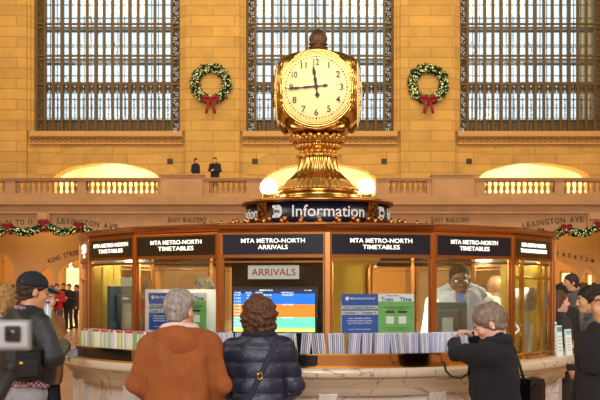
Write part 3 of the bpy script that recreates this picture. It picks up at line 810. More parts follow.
# ------------------------------------------------------------------ round sign above the roof
DR = .672
zt = 2.355; zb = 2.07
sign = thing('round_sign', 'round dark sign drum reading Information below the golden clock', 'sign', (CX, CY, zb))
mb = MB(); mb.lathe([(0, zb), (.66, zb), (.66, zt), (0, zt), (0, zb)], (CX, CY, 0), 64); mb.build('drum', M['navy'], sign)
mb = MB()
mb.lathe([(.6, zt - .012), (.69, zt - .012), (.705, zt + .0), (.7, zt + .02), (.66, zt + .03), (.5, zt + .03)], (CX, CY, 0), 64); mb.lathe([(.66, zb), (.7, zb), (.7, 2.13), (.685, 2.145), (.66, 2.15)], (CX, CY, 0), 64)
mb.build('rim', M['bronze'], sign)
for q in range(4):
    a = rad(45 + 90 * q - 1)
    mb = MB()
    mb.arc(.655, .69, 2.145, zt - .01, a - .085, a + .085, 4, (CX, CY, 0))
    p = mb.build('ornament_panel', M['bronze'], sign)
    mb = MB(); c = ring(a, .694, (2.145 + zt) / 2); fm = face_M(c, (math.cos(a), math.sin(a), 0), (math.sin(a), -math.cos(a), 0)); mb.M = fm
    for y in (-.045, .045):
        mb.torus((0, y, 0), .026, .008, None, 14, 5)
        for sx in (-1, 1): mb.torus((sx * .032, y + .032, 0), .012, .005, None, 10, 4); mb.torus((sx * .032, y - .032, 0), .012, .005, None, 10, 4)
        mb.sphere((0, y, .004), .01, 8, 6)
    mb.build('scroll_relief', M['bronze_dark'], p)
    base = rad(90 * q)
    def bend(p_, off=0.0):
        a_ = off + p_.x / .664; return ring(a_, .664 + p_.z, 2.262 + p_.y)
    mb = MB(); mb.text('Information', Matrix.Identity(4), width=.655, size=.14, ext=.002, bold=.006, bend=lambda p_: bend(p_, base + rad(8.2)))
    mb.build('sign_lettering', M['white_print'], sign)
    mb = MB(); mb.text('MTA', Matrix.Identity(4), width=.058, height=.03, ext=.004, bold=.04, bend=lambda p_: bend(p_ + Vector((-.006, 0, .004)), base + rad(-32)))
    lg = MB(); a_ = base + rad(-32); c = ring(a_, .662, 2.262); lg.M = face_M(c, (math.cos(a_), math.sin(a_), 0), (math.sin(a_), -math.cos(a_), 0))
    lg.prism([(.042 * math.cos(2 * PI * t / 24), .056 * math.sin(2 * PI * t / 24)) for t in range(24)], .012)
    lg.bb((-.055, .03, -.006), (.0, .054, .006)); lg.bb((-.055, -.054, -.006), (0, -.03, .006))
    lo = lg.build('roundel', M['white_print'], sign); mb.build('roundel_lettering', M['navy'], lo)

# ------------------------------------------------------------------ globe lamps
for sx, nm in ((-1, 'left'), (1, 'right')):
    px = 317.5 + sx * 48.5
    c = Vector((PX(px, CY), CY, PZ(187.5, CY)))
    l = thing('globe_lamp', 'white glowing globe lamp on the sign drum, %s of the clock pedestal' % nm, 'lamp', (c.x, c.y, zt + .03))
    mb = MB(); mb.sphere(c, .083, 24, 16); mb.build('globe', M['opal'], l)
    mb = MB(); mb.lathe([(.0, zt + .028), (.09, zt + .028), (.09, zt + .045), (.07, zt + .06), (.065, c.z - .062), (.05, c.z - .055), (0, c.z - .055)], (c.x, c.y, 0), 20); mb.build('base', M['brass'], l)

# ------------------------------------------------------------------ the four-faced clock
CKX = CX + .006
def cz(py): return PZ(py, CY)
clock = thing('clock', 'golden four faced clock with lit cream dials on top of the booth', 'clock', (CKX, CY, zt + .03))
ck = (CKX, CY, 0)
z0 = zt + .031
mb = MB()
mb.lathe([(0, z0), (.375, z0), (.385, z0 + .02), (.37, z0 + .04), (.36, z0 + .05), (.36, z0 + .07), (.375, z0 + .085), (.37, z0 + .1), (.33, z0 + .115), (0, z0 + .115)], ck, 64)
mb.build('pedestal_base', M['gold'], clock)
def flute(a, z): return 1 + .035 * math.cos(28 * a)
mb = MB()
mb.lathe([(.36, cz(194)), (.345, cz(189)), (.30, cz(184.5)), (.285, cz(181))], ck, 112, mod=lambda a, z: 1 + .03 * math.cos(36 * a))
mb.build('leaf_moulding', M['gold_rough'], clock)
mb = MB()
mb.lathe([(.29, cz(182)), (.245, cz(178)), (.205, cz(173)), (.18, cz(167)), (.168, cz(161)), (.165, cz(158))], ck, 168, mod=flute)
mb.build('fluted_shaft', M['gold'], clock)
mb = MB()
mb.lathe([(.15, cz(159)), (.185, cz(158.5)), (.195, cz(157)), (.18, cz(155)), (.15, cz(154)), (.145, cz(151)), (.17, cz(149.5)), (.185, cz(148)), (.2, cz(146.5)), (.19, cz(145)), (.17, cz(144)), (.2, cz(142)), (.24, cz(139.5)), (.23, cz(137)), (.1, cz(136))], ck, 64)
mb.build('collar', M['gold'], clock)
for R, py, n, r in ((.19, 156.5, 36, .014), (.2, 147.2, 32, .016), (.235, 140.5, 40, .02), (.155, 152.6, 16, .018), (.37, 190.5, 60, .013)):
    mb = MB()
    for q in range(n):
        a = 2 * PI * q / n; mb.sphere((CKX + R * math.sin(a), CY - R * math.cos(a), cz(py)), r, 8, 6, (1, 1, 1.3))
    mb.build('bead_edging', M['gold_rough'], clock)
mb = MB()
for q in range(22):
    a = 2 * PI * q / 22
    c = Vector((CKX + .25 * math.sin(a), CY - .25 * math.cos(a), cz(138.5)))
    mb.sphere(c, .034, 8, 6, (1.0, .6, .7), Matrix.Rotation(a, 3, 'Z') @ Matrix.Rotation(.5 if q % 2 else -.5, 3, 'Y'))
mb.build('wreath_band', M['gold_rough'], clock)
# case: rounded cube
CZ = cz(95.5); yaw = rad(-3.5)
Rz = Matrix.Rotation(yaw, 4, 'Z')
Mc = Matrix.Translation((CKX, CY, CZ)) @ Rz
mb = MB(); mb.M = Mc
r = bmesh.ops.create_uvsphere(mb.bm, u_segments=96, v_segments=64, radius=1.0)
for v in r['verts']:
    d = v.co.normalized(); n = 3.8
    s = (abs(d.x) ** n + abs(d.y) ** n + abs(d.z) ** n) ** (-1 / n)
    v.co = Mc @ (d * s * .372)
for f in mb.bm.faces: f.smooth = True
mb.build('case', M['gold'], clock)
DIALR = .298
for q in range(4):
    a = yaw + PI / 2 * q
    nrm = Vector((math.sin(a), -math.cos(a), 0)); tx = Vector((math.cos(a), math.sin(a), 0))
    F = face_M(Vector((CKX, CY, CZ)) + nrm * .308, tx, nrm)
    mb = MB(); mb.M = F
    for (R, rr, zz) in ((.35, .012, -.006), (.334, .014, .012), (.318, .011, .03), (.306, .009, .042)): mb.torus((0, 0, zz), R, rr, None, 72, 10)
    mb.build('bezel', M['gold'], clock)
    mb = MB(); mb.M = F                                                   # convex opal dial
    prof = [(DIALR * 1.02 * math.sin(t / 12 * PI / 2), .04 + .055 * math.cos(t / 12 * PI / 2)) for t in range(12, -1, -1)]
    rings = []
    for (R, z) in prof:
        if R < 1e-6: rings.append([mb.bm.verts.new(F @ Vector((0, 0, z)))])
        else: rings.append([mb.bm.verts.new(F @ Vector((R * math.cos(2 * PI * k_ / 64), R * math.sin(2 * PI * k_ / 64), z))) for k_ in range(64)])
    for A, B in zip(rings, rings[1:]):
        for k_ in range(64):
            f = mb.bm.faces.new((A[k_], A[(k_ + 1) % 64], B[(k_ + 1) % 64], B[k_]) if len(B) > 1 else (A[k_], A[(k_ + 1) % 64], B[0])); f.smooth = True
    dial = mb.build('dial', M['dial'], clock)
    dz = lambda r_: .04 + .055 * math.sqrt(max(0, 1 - (r_ / (DIALR * 1.02)) ** 2))
    for h in range(1, 13):
        mb = MB(); mb.M = F
        t = rad(30 * h); R = .222; c = Vector((R * math.sin(t), R * math.cos(t), dz(R) + .003))
        mb.text(str(h), Matrix.Translation(c), height=.058, width=(.05 if h >= 10 else None), ext=.003, bold=.012)
        mb.build('numeral', M['dial_ink'], dial)
    mb = MB(); mb.M = F
    for h in range(60):
        t = rad(6 * h); R = .272; mb.sphere((R * math.sin(t), R * math.cos(t), dz(R) + .001), .0062 if h % 5 else .0085, 6, 4)
    mb.build('minute_dots', M['dial_ink'], dial)
    def hand(ang, L, wid, back, nm, z):
        mb = MB(); R_ = Matrix.Rotation(-ang, 4, 'Z'); mb.M = F @ R_
        zz = z
        poly = [(-wid * .5, 0), (-wid * .9, L * .35), (-wid * .35, L * .45), (-wid * 1.0, L * .62), (0, L), (wid * 1.0, L * .62), (wid * .35, L * .45), (wid * .9, L * .35), (wid * .5, 0),
                (wid * .4, -back * .5), (wid * 1.3, -back * .75), (wid * .3, -back), (-wid * .3, -back), (-wid * 1.3, -back * .75), (-wid * .4, -back * .5)]
        mb.prism(poly, .005, Matrix.Translation((0, 0, zz))); mb.prism([(.02 * math.cos(i_ * PI / 8), .02 * math.sin(i_ * PI / 8)) for i_ in range(16)], .008, Matrix.Translation((0, 0, zz)))
        mb.build(nm, M['dial_ink'], dial)
    hand(rad(352), .2, .017, .1, 'hour_hand', .104); hand(rad(265.5), .285, .0125, .105, 'minute_hand', .112)
# round side bosses seen in profile on the corners' mid height
mb = MB()
zt_ = cz(63)
mb.lathe([(.3, cz(60)), (.26, cz(57.5)), (.19, cz(55.2)), (.13, cz(54)), (.105, cz(53)), (.1, cz(51)), (.085, cz(49.5)), (.08, cz(48)), (0, cz(48))], ck, 48)
mb.build('dome', M['gold'], clock)
mb = MB()
mb.lathe([(0, cz(49)), (.08, cz(49)), (.092, cz(47.8)), (.07, cz(46.8)), (.066, cz(45.9)), (.09, cz(44.8)), (.084, cz(43.6)), (.07, cz(43)), (.084, cz(40)), (.08, cz(37)), (.064, cz(34)), (.04, cz(31)), (.014, cz(29.6)), (0, cz(29))], ck, 96, mod=lambda a, z: 1 + (.04 * math.cos(14 * a) if z > cz(43) else 0))
mb.build('finial', mat('dark bronze finial', (112, 84, 62), .35, metal=.8, bump=.5, bscale=90), clock)
mb = MB()
for q in range(4):
    a = yaw + PI / 4 + PI / 2 * q; e = Vector((math.sin(a), -math.cos(a), 0)); c = Vector((CKX, CY, CZ - .02)) + e * .43
    mb.torus(c, .035, .01, Matrix.Rotation(a, 3, 'Z') @ Matrix.Rotation(PI / 2, 3, 'Y'), 16, 6)
mb.build('corner_handle', M['gold'], clock)

# ------------------------------------------------------------------ things on and behind the glass
def on_facet(i, off): return facet(i, off)[0]
# arrivals: television and label
Mx = on_facet(3, -.1)
tv = thing('television', 'flat television showing blue, orange and mint arrival rows behind the booth glass', 'television', (Mx @ Vector((-.02, ZC, 0))))
TM = Mx @ Matrix.Translation((fx(3, -.1, 274), PZ(310.5, 7.22), 0))
mb = MB(); mb.M = TM; mb.box((0, 0, -.02), (.63, .345, .04), None, .006); mb.build('housing', M['blackmatte'], tv)
mb = MB(); mb.M = TM; mb.box((0, -.1725 - (PZ(310.5, 7.22) - .1725 - ZC) / 2, -.03), (.08, PZ(310.5, 7.22) - .1725 - ZC, .02)); mb.box((0, -(PZ(310.5, 7.22) - ZC) + .006, -.02), (.3, .012, .1)); mb.build('stand', M['blackmatte'], tv)
def scr(nm, x0, x1, y0, y1, rgb, e=1.0, z=.001, par=None):
    mb = MB(); mb.M = TM; mb.bb((x0, y0, z), (x1, y1, z + .002)); return mb.build(nm, mat(nm + ' screen', rgb, .4, emit=rgb, estr=e), par or tv)
scr('screen_header', -.3, .3, .122, .155, (20, 40, 90), .5)
scr('blue_band', -.3, .3, .045, .122, (20, 110, 235), 1.1); scr('orange_band', -.3, .3, -.05, .045, (240, 130, 40), 1.1)
scr('mint_band', -.3, .3, -.125, -.05, (110, 230, 190), 1.1); scr('yellow_band', -.3, .3, -.155, -.125, (210, 240, 120), 1.1)
mb = MB(); mb.M = TM
mb.text('ARRIVALS', Matrix.Translation((-.06, .146, .004)), width=.1, height=.012, ext=.0005); mb.text('11:44', Matrix.Translation((.25, .146, .004)), width=.05, height=.01, ext=.0005)
for x, s in ((-.27, 'TIME'), (-.19, 'TRACK'), (-.11, 'FROM'), (.1, 'REMARKS')): mb.text(s, Matrix.Translation((x, .129, .004)), width=.05 if s != 'REMARKS' else .09, height=.01, ext=.0005)
rr = random.Random(3)
for r_ in range(11):
    y = .112 - r_ * .0235
    mb.text('%d:%02d' % (11 + r_ // 6, (47 + r_ * 7) % 60), Matrix.Translation((-.27, y, .004)), width=.045, height=.011, ext=.0005)
    if r_ < 4: mb.text(str(rr.randint(11, 42)), Matrix.Translation((-.19, y, .004)), width=.02, height=.011, ext=.0005); mb.text(('Stamford', 'New Haven', 'Southeast', 'Croton-Harmon')[r_], Matrix.Translation((-.08, y, .004)), width=.12, height=.011, ext=.0005)
    if r_ in (0, 3, 7): mb.text('ARRIVED' if r_ == 0 else 'ON TIME', Matrix.Translation((.1, y, .004)), width=.08, height=.01, ext=.0005)
mb.build('screen_lettering', mat('screen lettering', (255, 255, 255), .5, emit=(255, 255, 255), estr=1.3), tv)
Mx = on_facet(3, -.06); LM = Mx @ Matrix.Translation((fx(3, -.06, 273.5), PZ(272, 7.15), 0))
lab = thing('arrivals_label', 'pale label with red word ARRIVALS above the television', 'sign', LM.translation)
mb = MB(); mb.M = LM; mb.box((0, 0, 0), (.375, .1, .008)); mb.build('plate', mat('pale label', (214, 226, 226), .5), lab)
mb = MB(); mb.M = LM; mb.text('ARRIVALS', Matrix.Translation((0, 0, .005)), width=.325, height=.052, ext=.001, bold=.012); mb.build('lettering', M['red_print'], lab)
mb = MB(); mb.M = LM
for x in (-.15, .15): mb.box((x, (.05 + Z_SB - LM.translation.z) / 2 - .0, -.006), (.006, Z_SB - LM.translation.z - .05, .003))
mb.build('hanging_strip', M['blackmatte'], lab)

def poster(i, xo, zc, w, h, label, board=False):
    Mx = on_facet(i, -.055); xo = fx(i, -.055, xo); PM = Mx @ Matrix.Translation((xo, zc, 0))
    p = thing('timetable_poster', label, 'poster', PM.translation - Vector((0, 0, h / 2)))
    mb = MB(); mb.M = PM; mb.box((0, 0, -.004), (w, h, .006)); mb.build('card', M['white_print'], p)
    mb = MB(); mb.M = PM; mb.box((-w / 4 + .002, -h * .06, 0), (w / 2 - .002, h * .88, .003)); mb.bb((-w / 2, h * .3, -.001), (0, h * .5, .002)); mb.build('blue_half', M['blue_print'], p)
    mb = MB(); mb.M = PM; mb.box((-w / 4 + .002, h * .155, .001), (w / 2 - .006, h * .095, .003)); mb.build('grey_strip', mat('pale strip', (196, 206, 224), .6), p)
    mb = MB(); mb.M = PM; mb.box((-w / 4 + .002, h * .02, .001), (w / 2 - .006, h * .1, .003)); mb.build('light_strip', mat('light strip', (220, 226, 232), .6), p)
    mb = MB(); mb.M = PM; mb.box((w / 4, -h * .1, 0), (w / 2 - .004, h * .8, .003)); mb.build('green_half', M['green_print'], p)
    mb = MB(); mb.M = PM
    mb.prism([(-w * .42 + h * .05 * math.cos(q * PI / 10), h * .38 + h * .05 * math.sin(q * PI / 10)) for q in range(20)], .004, Matrix.Translation((0, 0, .002)))
    mb.text('Metro-North Railroad', Matrix.Translation((-w * .21, h * .385, .003)), width=w * .33, height=h * .06, ext=.001, bold=.012)
    for q, (t, f) in enumerate((('Now Available Online', .3), ('at Grand Central Terminal', .34), ('and all ticket offices', .32))): mb.text(t, Matrix.Translation((-w * .25, -h * .12 - q * h * .062, .003)), width=w * f, height=h * .042, ext=.001, bold=.012)
    mb.text('mta.info/schedules', Matrix.Translation((-w * .25, -h * .4, .003)), width=w * .3, height=h * .035, ext=.001)
    for sx in (-1, 1): mb.box((w * (.25 + sx * .085), -h * .17, .001), (w * .105, h * .19, .003))
    mb.build('white_lettering', M['white_print'], p)
    mb = MB(); mb.M = PM
    mb.text('New Timetables Effective', Matrix.Translation((-w * .25, h * .155, .003)), width=w * .42, height=h * .055, ext=.001, bold=.01); mb.text('October 3 \u00b7 October 4', Matrix.Translation((-w * .25, h * .02, .003)), width=w * .45, height=h * .065, ext=.001, bold=.02)
    for q, t in enumerate(('To download now visit our site', 'for your smartphone', )): mb.text(t, Matrix.Translation((w * .25, h * .16 - q * h * .055, .003)), width=w * (.36 - .12 * q), height=h * .038, ext=.001, bold=.01)
    for sx in (-1, 1): mb.box((w * (.25 + sx * .085), h * .035, .002), (w * .125, h * .05, .003))
    for q, t in enumerate(('or visit the app store on your phone', 'Search Train Time')): mb.text(t, Matrix.Translation((w * .25, -h * .37 - q * h * .05, .003)), width=w * (.38 - q * .14), height=h * .034, ext=.001)
    mb.build('dark_lettering', M['dark_print'], p)
    mb = MB(); mb.M = PM; mb.text('Train    Time', Matrix.Translation((w * .25, h * .36, .002)), width=w * .42, height=h * .105, ext=.001, bold=.02); mb.text('Metro-North', Matrix.Translation((w * .2, h * .455, .002)), width=w * .16, height=h * .04, ext=.001); mb.build('blue_lettering', M['blue_print'], p)
    return p
z_p = PZ(313.5, 7.17)
p1 = poster(4, 378, z_p, .545, .282, 'blue and green timetable poster right of the television, fully in view')
p2 = poster(2, 177, PZ(312, 7.38), .545, .282, 'blue and green timetable poster left of the television, behind the man in brown')
# both stand on slim easel backs on the counter
for i, xo, p in ((4, fx(4, -.07, 378), p1), (2, fx(2, -.07, 177), p2)):
    Mx = on_facet(i, -.07); mb = MB(); mb.M = Mx
    zb_ = p.location.z
    for x in (-.2, .2): mb.bb((xo + x - .012, ZC, -.012), (xo + x + .012, zb_ + .2, -.002))
    mb.build('easel_back', M['white'], p)
Mx = on_facet(2, -.16)
wb = thing('white_board', 'white board standing behind the left timetable poster', 'board', Mx @ Vector((-.04, ZC, 0)))
mb = MB(); mb.M = Mx; mb.bb((fx(2, -.16, 145), ZC + .005, -.012), (fx(2, -.16, 216), 1.59, 0)); mb.build('panel', M['white'], wb)
mb = MB(); mb.M = Mx; mb.bb((fx(2, -.16, 144), ZC, -.02), (fx(2, -.16, 217), ZC + .012, .02)); mb.build('foot', M['grey_plastic'], wb)

# monitors (backs towards us)
def monitor(px, py0, py1, d, w, yaw_, label, cat='monitor', mark='ring'):
    c = P(px, (py0 + py1) / 2, d); h = (py1 - py0) / FPX * d
    c0 = Vector((c.x, c.y, ZC))
    mo = thing('computer_monitor', label, cat, c0)
    Rm = Matrix.Translation(c) @ Matrix.Rotation(rad(yaw_), 4, 'Z')
    F = Rm @ face_M((0, 0, 0), (1, 0, 0), (0, -1, 0))
    mb = MB(); mb.M = F; mb.box((0, 0, -.02), (w, h, .03), None, .008); mb.box((0, 0, .004), (w * .6, h * .6, .03), None, .01); mb.build('housing', M['teal_plastic'], mo)
    mb = MB(); mb.M = F; mb.bb((-.04, ZC - c.z + .01, .02), (.04, h * .1, .035)); mb.bb((-.1, ZC - c.z, -.06), (.1, ZC - c.z + .012, .1)); mb.build('stand', M['grey_plastic'], mo)
    mb = MB(); mb.M = F
    if mark == 'ring': mb.torus((-w * .36, h * .36, .0), .014, .003, None, 20, 6); mb.text('D', Matrix.Translation((-w * .36, h * .36, .0)), height=.014, ext=.002)
    else: mb.text('DELL', Matrix.Translation((0, h * .22, .02)), width=.06, height=.018, ext=.002, bold=.02)
    mb.build('logo', M['white'], mo)
    mb = MB(); mb.M = F; mb.bb((-w * .47, -h * .47, -.0365), (w * .47, h * .47, -.035)); mb.build('screen', mat('monitor screen', (90, 130, 150), .3, emit=(120, 160, 180), estr=.4), mo)
    return mo
monitor(448, 302, 341, 7.5, .28, -14, 'dark computer monitor in front of the clerk in the grey vest')
mc = monitor(124, 286, 330, 7.95, .27, 44, 'bulky dark computer screen behind the glass at the left of the booth', mark='text')
# tall dark box behind the left screen
c = P(117, 270, 8.42)
bx = thing('ticket_cabinet', 'dark grey ticket cabinet behind the bulky screen at the left of the booth', 'cabinet', (c.x, c.y, ZC))
mb = MB(); mb.box((c.x, c.y + .22, ZC + .163), (.28, .22, .326), Matrix.Rotation(rad(44), 3, 'Z'), .01); mb.build('body', M['teal_plastic'], bx)
mb = MB(); mb.box((c.x, c.y + .22, 1.53), (.26, .2, .32), Matrix.Rotation(rad(44), 3, 'Z'), .01); mb.build('top_unit', M['grey_plastic'], bx)
# crumpled papers inside the left facet
rr = random.Random(5)
ZP = 1.262
pq = P(122, 340, 8.3)
prn = thing('printer', 'dark ticket printer on the inner counter under the crumpled papers', 'printer', (pq.x, pq.y, ZC))
mb = MB(); mb.box((pq.x, pq.y, (ZC + ZP) / 2), (.3, .2, ZP - ZC), Matrix.Rotation(rad(-50), 3, 'Z'), .015); mb.build('housing', M['teal_plastic'], prn)
mb = MB(); mb.box((pq.x - .03, pq.y - .03, ZC + .09), (.2, .2, .02), Matrix.Rotation(rad(-50), 3, 'Z'), .004); mb.build('paper_slot', M['blackmatte'], prn)
for q, (px, py, d) in enumerate(((119, 328, 8.27), (126, 330, 8.33))):
    c = P(px, py, d)
    pp = MB(); n = 7; vs = [[pp.bm.verts.new((c.x + (i - 3) * .022, c.y + (j - 3) * .016, ZP + .004 + abs(rr.gauss(0, .03)) * (1 if q == 0 else .6) + .045 * (1 - ((i - 3) / 3) ** 2) * (1 - ((j - 3) / 3) ** 2))) for j in range(n)] for i in range(n)]
    for i in range(n - 1):
        for j in range(n - 1): pp.bm.faces.new((vs[i][j], vs[i + 1][j], vs[i + 1][j + 1], vs[i][j + 1]))
    for (i, j) in ((0, 0), (6, 0), (0, 6), (6, 6)): vs[i][j].co.z = ZP + .001
    o = pp.build('crumpled_paper', M['paper']); tag(o, ('crumpled white paper inside the booth, nearer the left bulky screen', 'crumpled white paper inside the booth, nearer the man in brown')[q], 'paper')
    sm = o.modifiers.new('thick', 'SOLIDIFY'); sm.thickness = .002; sm.offset = 1

# fan, added screen for a reflection, and cables in the right-hand bay
c = P(527, 299, 8.2)
fan = thing('desk_fan', 'round white desk fan inside the right bay of the booth', 'fan', (c.x, c.y, ZC))
dirf = Vector((.75, -.66, 0)).normalized()
mb = MB(); mb.cone(c - dirf * .09, c + dirf * .05, .088, .095, 28); mb.build('housing', M['white'], fan)
mb = MB(); fm = face_M(c + dirf * .052, dirf.cross(Vector((0, 0, 1))) * -1, dirf); mb.M = fm
for R in (.092, .07, .048, .026): mb.torus((0, 0, 0), R, .004, None, 28, 5)
mb.sphere((0, 0, 0), .018, 10, 8, (1, 1, .5)); mb.build('grille', M['grey_plastic'], fan)
mb = MB(); mb.cone((c.x, c.y, ZC + .02), c - Vector((0, 0, .08)), .02, .016, 10); mb.build('pole', M['white'], fan)
mb = MB(); mb.lathe([(0, ZC), (.09, ZC), (.085, ZC + .02), (.03, ZC + .035), (0, ZC + .035)], (c.x, c.y, 0), 24); mb.build('base', M['white'], fan)
c = P(519, 309, 9.6)  # screen added to stand for the reflection of one across the booth
ds = thing('reflected_screen', 'added screen for the reflected blue, white and red rows in the right bay', 'screen', (c.x, c.y, 0))
F = Matrix.Translation(c) @ Matrix.Rotation(rad(10), 4, 'Z') @ face_M((0, 0, 0), (1, 0, 0), (0, -1, 0))
mb = MB(); mb.M = F; mb.box((0, 0, -.02), (.56, .36, .03), None, .005); mb.build('housing', M['blackmatte'], ds)
mb = MB(); mb.M = F; mb.bb((-.05, -c.z, -.05), (.05, -.1, -.03)); mb.bb((-.15, -c.z, -.15), (.15, -c.z + .02, .08)); mb.build('stand', M['blackmatte'], ds)
for nm, y0, y1, rgb in (('blue_rows', .04, .16, (40, 110, 220)), ('white_rows', 0, .04, (220, 225, 235)), ('red_rows', -.16, 0, (210, 80, 60))):
    mb = MB(); mb.M = F; mb.bb((-.26, y0, -.004), (.26, y1, -.001)); mb.build(nm, mat(nm, rgb, .4, emit=rgb, estr=.8), ds)
cb = MB(); z = ZC + .012
q0 = [P(502, 330, 7.9), P(507, 327, 7.85), P(512, 324, 7.8), P(516, 318, 7.78), P(519, 325, 7.7), P(513, 330, 7.65), P(506, 333, 7.62), P(500, 334, 7.6)]
for p in q0: p.z = max(ZC + .008, p.z - .04)
q0[0].z = ZC + .008; q0[-1].z = ZC + .008
cb.tube(q0, .009, 6); o = cb.build('cable', M['white']); tag(o, 'looped white cable on the counter inside the right bay', 'cable')
c = P(508, 326, 8.0)
ph = thing('telephone', 'dark desk telephone beside the white cable in the right bay', 'telephone', (c.x, c.y, ZC))
mb = MB(); mb.box((c.x, c.y, ZC + .03), (.17, .2, .06), Matrix.Rotation(.6, 3, 'Z'), .012); mb.build('base', M['teal_plastic'], ph)
mb = MB(); mb.box((c.x - .03, c.y - .01, ZC + .085), (.05, .2, .04), Matrix.Rotation(.6, 3, 'Z'), .015); mb.build('handset', M['blackmatte'], ph)

# ------------------------------------------------------------------ timetable leaflets
LF = [mat('leaflet white', (226, 228, 240), .6), mat('leaflet lavender', (196, 200, 226), .6), mat('leaflet cream', (226, 222, 196), .6), mat('leaflet grey', (176, 180, 196), .6), mat('leaflet yellow', (214, 204, 110), .6), mat('leaflet green', (150, 178, 130), .6)]
RED = mat('leaflet red edge', (206, 44, 62), .6)
protos = {}
lr = random.Random(11)
ZL = 1.1345
def leaflet(a, lean, kind, hgt):
    """thin folded leaflet on edge: spine to the front"""
    key = (kind, hgt)
    r = 2.207
    if key not in protos:
        two = kind >= 10 or kind in (2, 4)
        base = bpy.data.objects.new('timetable_leaflet', None) if two else None
        if two: COL.objects.link(base)
        mb = MB(); t = .0105
        # folded sheet: two leaves and a rounded spine
        mb.prism([(-t / 2, .042), (-t * .12, .042), (-t * .1, -.036), (t * .1, -.036), (t * .12, .042), (t / 2, .042), (t / 2, -.038), (t * .2, -.045), (-t * .2, -.045), (-t / 2, -.038)], hgt, Matrix.Translation((0, 0, hgt / 2)))
        o_ = mb.build('folded_sheet' if two else 'timetable_leaflet', LF[kind % 10], base, loc=(0, 0, 0))
        if not two: base = o_
        if two:
            mb = MB(); mb.bb((-.0056, -.0458, hgt - .014), (.0056, .043, hgt + .0005)); mb.build('red_header', RED, base)
        protos[key] = base; root = base
    else:
        src = protos[key]; root = src.copy(); COL.objects.link(root)
        for ch in src.children:
            c = ch.copy(); COL.objects.link(c); c.parent = root
    off = .5 * .0105 * abs(math.sin(lean))
    root.location = ring(a, r, ZL + off); root.rotation_euler = (0, 0, 0)
    root.rotation_euler = (Matrix.Rotation(a, 3, 'Z') @ Matrix.Rotation(lean, 3, 'Y')).to_euler()
    return root
nleaf = 0
a = rad(-59)
while a < rad(37.5) and nleaf < 296:
    n = lr.randint(5, 8); left = math.degrees(a) < -27
    lean = lr.uniform(-.03, .03) if left else lr.choice((-.16, -.1, -.05, .04, -.12))
    if not left and lr.random() < .25: lean *= -.6
    pitch = rad(.355)
    hg = .148 if not left else .142
    for q in range(n):
        if a > rad(37.5): break
        kind = lr.choice((2, 2, 0, 5, 4, 3)) if left else lr.choice((0, 0, 1, 1, 3))
        o = leaflet(a, lean, kind, hg); nleaf += 1
        if left: tag(o, 'slim cream or pale green timetable leaflet upright in the tight row behind the capped man', 'leaflet', 'leaflets at the left end of the counter rack')
        elif math.degrees(a) < 14: tag(o, 'slim white timetable leaflet in the row below the television and blue poster', 'leaflet', 'leaflets along the front of the counter rack')
        else: tag(o, 'slim white timetable leaflet in the row right of the blue and green poster', 'leaflet', 'leaflets at the right of the counter rack')
        a += pitch
    a += rad(.45 if not left else .15)
# the tall leaflets standing face-out at the left end
def upright(px, py0, py1, d, w, label, rgb, band=None, yawd=0, t=.02):
    c = P(px, py1, d); h = (py1 - py0) / FPX * d
    z = ZC
    c.z = z
    o = thing('leaflet_bundle', label, 'leaflets', c)
    R_ = Matrix.Translation(c) @ Matrix.Rotation(rad(yawd), 4, 'Z') @ Matrix.Rotation(-.08, 4, 'X')
    mb = MB(); mb.M = R_; mb.bb((-w / 2, -t / 2, 0), (w / 2, t / 2, h), .002); mb.build('paper_stack', mat('leaflet cover', rgb, .5), o)
    mb = MB(); mb.M = R_; mb.bb((-w / 2 + .004, -t / 2 - .002, h * .8), (w / 2 - .004, -t / 2, h * .95)); mb.build('cover_band', mat('cover band', band or (90, 150, 110), .5), o)
    mb = MB(); mb.M = R_
    for q in range(5): mb.bb((-w * .36, -t / 2 - .0015, h * (.62 - q * .11)), (w * (.3 - .08 * (q % 2)), -t / 2, h * (.64 - q * .11)))
    mb.build('printed_lines', M['grey_plastic'], o)
    return o
for (px, y0, y1, d, w, yw, lab_, bc) in ((553.5, 319, 352, 8.3, .095, 28, 'taller white and green leaflet bundle standing on the right counter beside the glass', (110, 170, 130)), (560, 322, 353, 8.12, .06, 34, 'white and green leaflet bundle standing in front of the taller bundle on the right counter', (90, 160, 130)), (569, 326, 352, 8.28, .062, 30, 'rightmost white leaflet bundle standing near the end of the right counter', (150, 190, 200))):
    upright(px, y0, y1, d, w, lab_, (226, 236, 232), bc, yw)
# loose papers by the left man's hand
for q, (px, py, d, w) in enumerate(((73, 348, 8.05, .09), (67, 349, 8.15, .07))):
    c = P(px, py, d); c.z = ZC
    o = thing('leaflet_bundle', ('white timetable bundle lying at the left end of the counter, nearer the leaflet row', 'white timetable bundle lying at the left end of the counter, nearer the capped man')[q], 'leaflets', c)
    mb = MB(); mb.M = Matrix.Translation(c) @ Matrix.Rotation(rad(-50 + 25 * q), 4, 'Z'); mb.box((0, 0, .03 - q * .006), (w, .16, .06 - q * .012), None, .004); mb.build('paper_stack', LF[0], o)
    mb = MB(); mb.M = Matrix.Translation(c) @ Matrix.Rotation(rad(-44 + 25 * q), 4, 'Z'); mb.box((.004, .006, .064 - q * .012), (w * .96, .155, .008)); mb.build('top_leaflet', LF[4 if q else 1], o)
